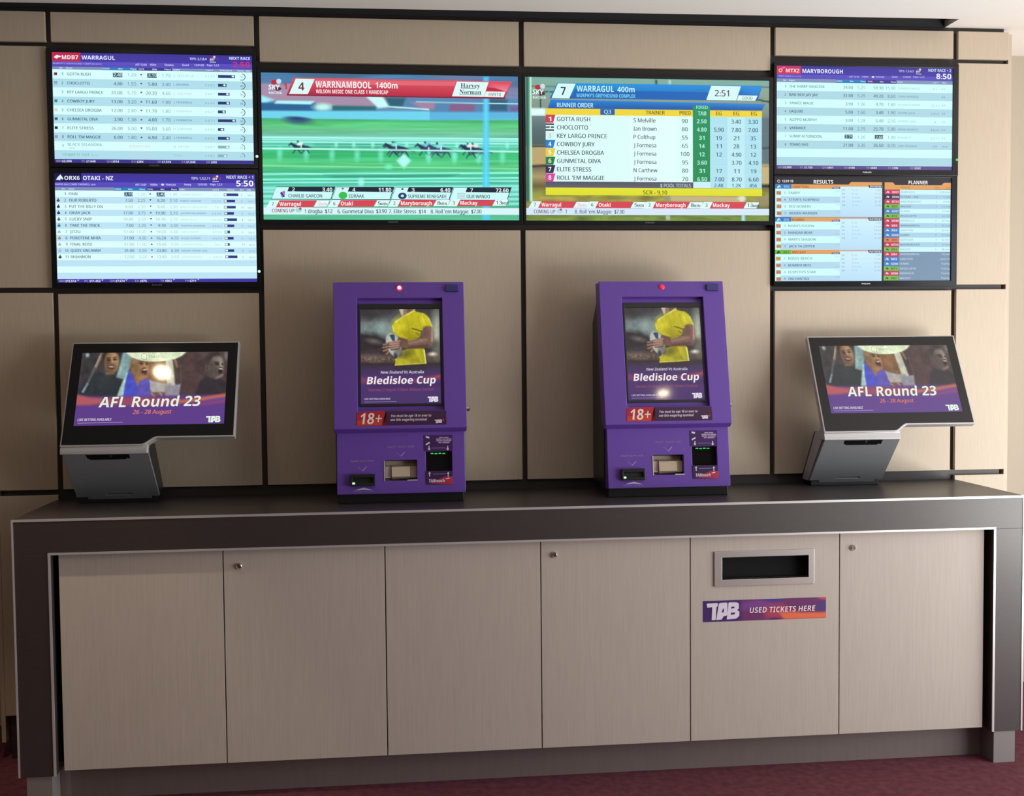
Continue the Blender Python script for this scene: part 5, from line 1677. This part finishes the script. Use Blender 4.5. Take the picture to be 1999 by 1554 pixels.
def make_kiosk(loc, rz, label, lit):
    t = thing('betting_kiosk', label, 'kiosk', loc, rz, 'purple betting kiosks on the counter')
    MB().box(.014, .556, -.352, -.06, 0.0, .046).build('base', M['black'], t, .003)
    MB().prism_x([(-.30, .044), (-.30, .30), (-.20, .93), (-.03, .78), (-.03, .044)], .004, .568).build('cabinet_body', M['black'], t, .004)
    rc = (0.102, 0.072, 0.475, 0.575)
    MB().plate(HW, HL, [rc], 0.030, head_xf).prism_x([(HB.y, HB.z - .0004), (-.335, .3035), (-.30, .3035), (-.30, .318), (-.332, .3275)], .0005, HW - .0005).build('head_panel', M['purple'], t, .0022)
    b = HN * -0.0305
    ft, fb = HT + b, HB + b
    MB().prism_x([(ft.y, ft.z), (fb.y, fb.z + .003), (-.26, .322), (-.13, .955)], 0.0008, HW - .0008).build('head_shell', M['purple'], t, .002)
    # display
    ax0, ax1, at0 = 0.1165, 0.4625, 0.1165
    at1 = at0 + 0.424
    bz = (.1085, .0945, .4685, .5520)
    MB().box(rc[0] + .0005, rc[2] - .0005, -.0300, -.0275, rc[1] + .0005, rc[3] - .0005, head_xf).build('recess_back', M['purple'], t)
    MB().plate(bz[2] - bz[0], bz[3] - bz[1], [(ax0 - bz[0], at0 - bz[1], ax1 - bz[0], at1 - bz[1])], .006,
               lambda x, d, tt: head_xf(bz[0] + x, -.0212 + d, bz[1] + tt)).build('screen_bezel', M['black'], t, .001)
    if kp['mesh'] is None:
        kp['mesh'] = kp['poster'].build('display', M['glass_image'], t, lambda x, d, z: head_xf(ax0 + x, -.0262 + d, at0 + z))
    else:
        link_copy(kp['mesh'], t)
    sl = MB().lathe_y(0, 0, [(.0125, .0), (.0125, .003), (.009, .0065), (.0065, .0072)], 20,
                      lambda x, y, z: head_xf(.288 + x, y, .0275 + z)).build('status_light', M['red_lens' if lit else 'dim_red_led'], t, smooth=True)
    if lit:
        MB().lathe_y(0, 0, [(.0078, .006), (.0078, .0076), (.004, .0092)], 18,
                     lambda x, y, z: head_xf(.288 + x, y, .0275 + z)).build('glowing_bulb', M['red_led'], sl, smooth=True)
    tag(MB().box(.492, .548, 0, .010, .016, .046, head_xf).build('sensor', M['blue'], t, .002), 'dark blue sensor block')
    sign_age().build('age_sign', M['print'], t, lambda x, d, z: head_xf(.097 + x, .0006 + d, .577 + z))
    # side lock
    MB().lathe_y(0, 0, [(.010, 0), (.010, .014), (.006, .018)], 14, lambda x, y, z: (HW + y, -.30 + x, .40 + z)).build('side_lock', M['chrome'], t, smooth=True)
    # lower face
    hx0, ht0 = kuv(752, 452)
    hx1, ht1 = kuv(1232, 744)
    sx0, st0 = kuv(1366, 322)
    sx1, st1 = kuv(1760, 606)
    MB().plate(KW, LL, [(hx0, ht0, hx1, ht1), (sx0, st0, sx1, st1)], .028, low_xf).build('lower_panel', M['purple'], t, .0018)
    b2 = LN * -0.0285
    a, c_ = LT + b2, LBm + b2
    for xs in (LX, LX + KW - .008):
        MB().prism_x([(a.y, a.z), (c_.y, c_.z), (-.20, c_.z), (-.20, a.z + .01)], xs, xs + .008).build('lower_side', M['purple'], t)
    # ticket outlet
    tr = MB()
    w_, h_ = hx1 - hx0, ht1 - ht0
    tr.box(hx0 + .001, hx1 - .001, -.048, -.046, ht0 + .001, ht1 - .001, low_xf)
    tr.box(hx0 + .001, hx0 + w_ * .20, -.046, -.024, ht0 + h_ * .30, ht1 - h_ * .14, low_xf)
    tr.box(hx0 + w_ * .80, hx1 - .001, -.046, -.024, ht0 + h_ * .30, ht1 - h_ * .14, low_xf)
    tr.prism_x([(-.046, ht0 + h_ * .22), (-.016, ht0 + h_ * .32), (-.010, ht1 - h_ * .20), (-.046, ht1 - h_ * .02)], hx0 + w_ * .21, hx0 + w_ * .79, low_xf)
    tag(tr.build('ticket_outlet', M['tan'], t, .002), 'tan ticket outlet')
    MB().box(hx0 - .0035, hx0 + .0005, -.001, .0025, ht0 + .004, ht1 + .001, low_xf).build('outlet_trim', M['alu'], t)
    MB().box(hx0 + w_ * .70, hx1 + .002, -.001, .0025, ht1 - .003, ht1 + .001, low_xf).build('outlet_trim', M['alu'], t)
    # note slot
    nx0, nt0 = kuv(236, 662)
    nx1, nt1 = kuv(604, 828)
    nb = MB()
    nb.plate(nx1 - nx0, nt1 - nt0, [(.008, .015, nx1 - nx0 - .008, nt1 - nt0 - .012)], .020, lambda x, d, tt: low_xf(nx0 + x, .020 + d, nt0 + tt))
    nb.box(nx0 + .002, nx1 - .002, .004, .006, nt0 + .002, nt1 - .002, low_xf)
    no = nb.build('note_slot', M['black'], t, .0015)
    MB().box(nx0 + .008, nx0 + .019, .0205, .0225, nt1 - .016, nt1 - .008, low_xf).build('slot_light', M['green_led'], no, .001)
    # scanner
    MB().box(sx0 + .001, sx1 - .001, -.024, -.020, st0 + .001, st1 - .001, low_xf).build('scanner_glass', M['glass'], t)
    for k in range(4):
        MB().box(sx0 + .022 + .017 * k, sx0 + .034 + .017 * k, -.0195, -.017, st0 + .006 + .001 * (k % 2), st0 + .0105 + .001 * (k % 2), low_xf).build('scanner_light', M['dim_green_led'], t)
    for nm in ('note_label', 'arrow_label', 'ticket_label', 'scan_sign', 'scan_label'):
        labels_kiosk(nm).build(nm, M['print'], t, lambda x, d, z: low_xf(x, .0005 + d, z * LL / KH))
    return t


def link_copy(o, parent):
    c = o.copy()
    COL.objects.link(c)
    c.parent = parent
    return c


kp = {'poster': poster_rugby(), 'mesh': None}
make_kiosk((-0.8665, 0, CZ + .0003), 0.0, 'left purple betting kiosk, its red top light glowing, on the counter', True)
make_kiosk((0.3150, 0, CZ + .0003), 0.0, 'right purple betting kiosk, its red top light dim, on the counter', False)


# ------------------------------------------------------------------ grey touchscreen terminals
TW = 0.707
MT, MBt = Vector((0, -0.108, 0.7005)), Vector((0, -0.318, 0.3035))
MD = (MBt - MT)
ML = MD.length
MD = MD.normalized()
MN = Vector((0, MD.z, -MD.y))
if MN.y > 0:
    MN = -MN


def mon_xf(x, d, t):
    p = MT + MD * t + MN * d
    return (x, p.y, p.z)


def mon_outline(o, chin):
    """outline of the monitor with its lower left chin; o = outward offset"""
    pts = [(-o, -o), (TW + o, -o), (TW + o, ML + o)]
    xa, xb = 0.390, 0.325
    for k in range(11):
        s = k / 10.0
        e = s * s * (3 - 2 * s)
        pts.append((xa + (xb - xa) * s + o * .5, ML + o + (chin - ML) * e))
    pts += [(-o, chin + o)]
    return pts


def make_terminal(loc, rz, label):
    t = thing('touchscreen_terminal', label, 'terminal', loc, rz, 'grey touchscreen terminals on the counter')
    chin = ML + 0.034
    MB().prism_y([(x, tt) for x, tt in mon_outline(.006, chin)], -.032, 0.0, mon_xf).build('monitor_frame', M['silver'], t, .003)
    MB().prism_y([(x, tt) for x, tt in mon_outline(-.001, chin)], .0002, .0022, mon_xf).build('glass_front', M['glass'], t)
    if tp['mesh'] is None:
        tp['mesh'] = tp['art'].build('display', M['glass_image'], t, lambda x, d, z: mon_xf(.042 + x, .0028 + d, .047 + z))
    else:
        link_copy(tp['mesh'], t)
    # rounded lip below the chin
    cb = MT + MD * (chin + .004)
    lipp = [(cb.y + .001, cb.z)]
    for k in range(7):
        a = math.pi / 2 * k / 6
        lipp.append((cb.y + .006 - .012 * math.sin(a) + .004 * k / 6, cb.z - .004 - .032 * k / 6))
    lipp += [(cb.y + .06, cb.z - .036), (cb.y + .06, cb.z + .02)]
    MB().prism_x(lipp, -.006, .352).build('chin_lip', M['silver'], t, .003, smooth=True)
    # raked stand
    ztop = cb.z - .037
    ft = Vector((0, cb.y + .010, ztop))
    fb = Vector((0, -0.128, 0.026))
    SD = (fb - ft)
    SL = SD.length
    SD = SD.normalized()
    SN = Vector((0, SD.z, -SD.y))
    if SN.y > 0:
        SN = -SN

    def st_xf(x, d, tt):
        p = ft + SD * tt + SN * d
        return (x, p.y, p.z)
    ow0, ow1 = .095, .272
    MB().plate(.354, SL, [(ow0, .004, ow1, .034), (.128, SL - .022, .240, SL - .011)], .014, st_xf).build('stand_front', M['grey'], t, .0015)
    MB().box(.005, .349, -.021, -.0145, .004, SL - .004, st_xf).build('seam', M['void'], t)
    q0, q1, q2, q3 = ft - SN * .0215, fb - SN * .0215, Vector((0, -.012, fb.z)), Vector((0, ft.y + .14, ft.z + .03))
    MB().prism_x([(q0.y, q0.z), (q1.y, fb.z), (q2.y, q2.z), (q3.y, q3.z), (q0.y + .02, q0.z + .02)], .001, .353).build('stand_body', M['black'], t, .003)
    MB().prism_x([(q0.y - .004, q0.z), (q1.y - .004, fb.z), (q2.y - .03, q2.z), (q3.y - .03, q3.z), (q0.y + .02, q0.z + .02)], -.004, .0006).build('side_cover', M['silver'], t, .001)
    MB().box(.047, .320, -.013, 0.0, SL - .002, SL + fb.z / abs(SD.z) - .011, st_xf).build('stand_toe', M['grey'], t, .001)
    MB().box(.012, .342, fb.y + .010, -.02, 0, .026).build('base', M['black'], t, .002)
    sc_ = MB()
    sc_.prism_y([(ow0, .0035), (ow1, .0035), (ow1 - .016, .0345), (ow0 + .016, .0345)], -.010, .0008, st_xf)
    so = sc_.build('scanner_window', M['glass'], t)
    MB().lathe_y(.196, .012, [(.005, .0008), (.005, .0022)], 12, st_xf).build('scanner_lens', M['chrome'], so)
    return t


tp = {'art': poster_fans(), 'mesh': None}
make_terminal((-2.0005, -0.012, CZ + .0003), 0.0, 'left grey touchscreen terminal on the counter, in shadow, glare on its screen')
make_terminal((1.3380, 0.006, CZ + .0003), -0.02, 'right grey touchscreen terminal on the counter, daylight on its stand')


# ------------------------------------------------------------------ recessed downlights
def downlight(x, y, label, beam=0):
    t = thing('downlight', label, 'ceiling light', (x, y, ZC), 0, 'recessed ceiling downlights')
    MB().lathe_z(0, 0, [(.045, -.004), (.062, -.006), (.066, -.001), (.066, -.0002), (.045, -.0002), (.045, -.004)], caps=False).build('trim_ring', M['white'], t, smooth=True)
    MB().lathe_z(0, 0, [(.0448, -.003), (.0448, -.0004)]).build('lamp', M['lamp'], t)
    if beam:
        sp = bpy.data.lights.new('lamp_beam', 'SPOT')
        sp.energy = beam
        sp.color = (1.0, 0.80, 0.58)
        sp.spot_size = math.radians(54)
        sp.spot_blend = 0.45
        sp.shadow_soft_size = .035
        so = bpy.data.objects.new('lamp_beam', sp)
        COL.objects.link(so)
        so.parent = t
        so.location = (0, 0, -.012)


downlight(-2.015, -1.335, 'downlight nearest the screen wall, above the left end of the counter', 85)
downlight(1.69, -4.46, 'downlight far out from the wall on the right, level with the viewer')
downlight(-1.78, -3.97, 'downlight far out from the wall on the left, near the viewer')
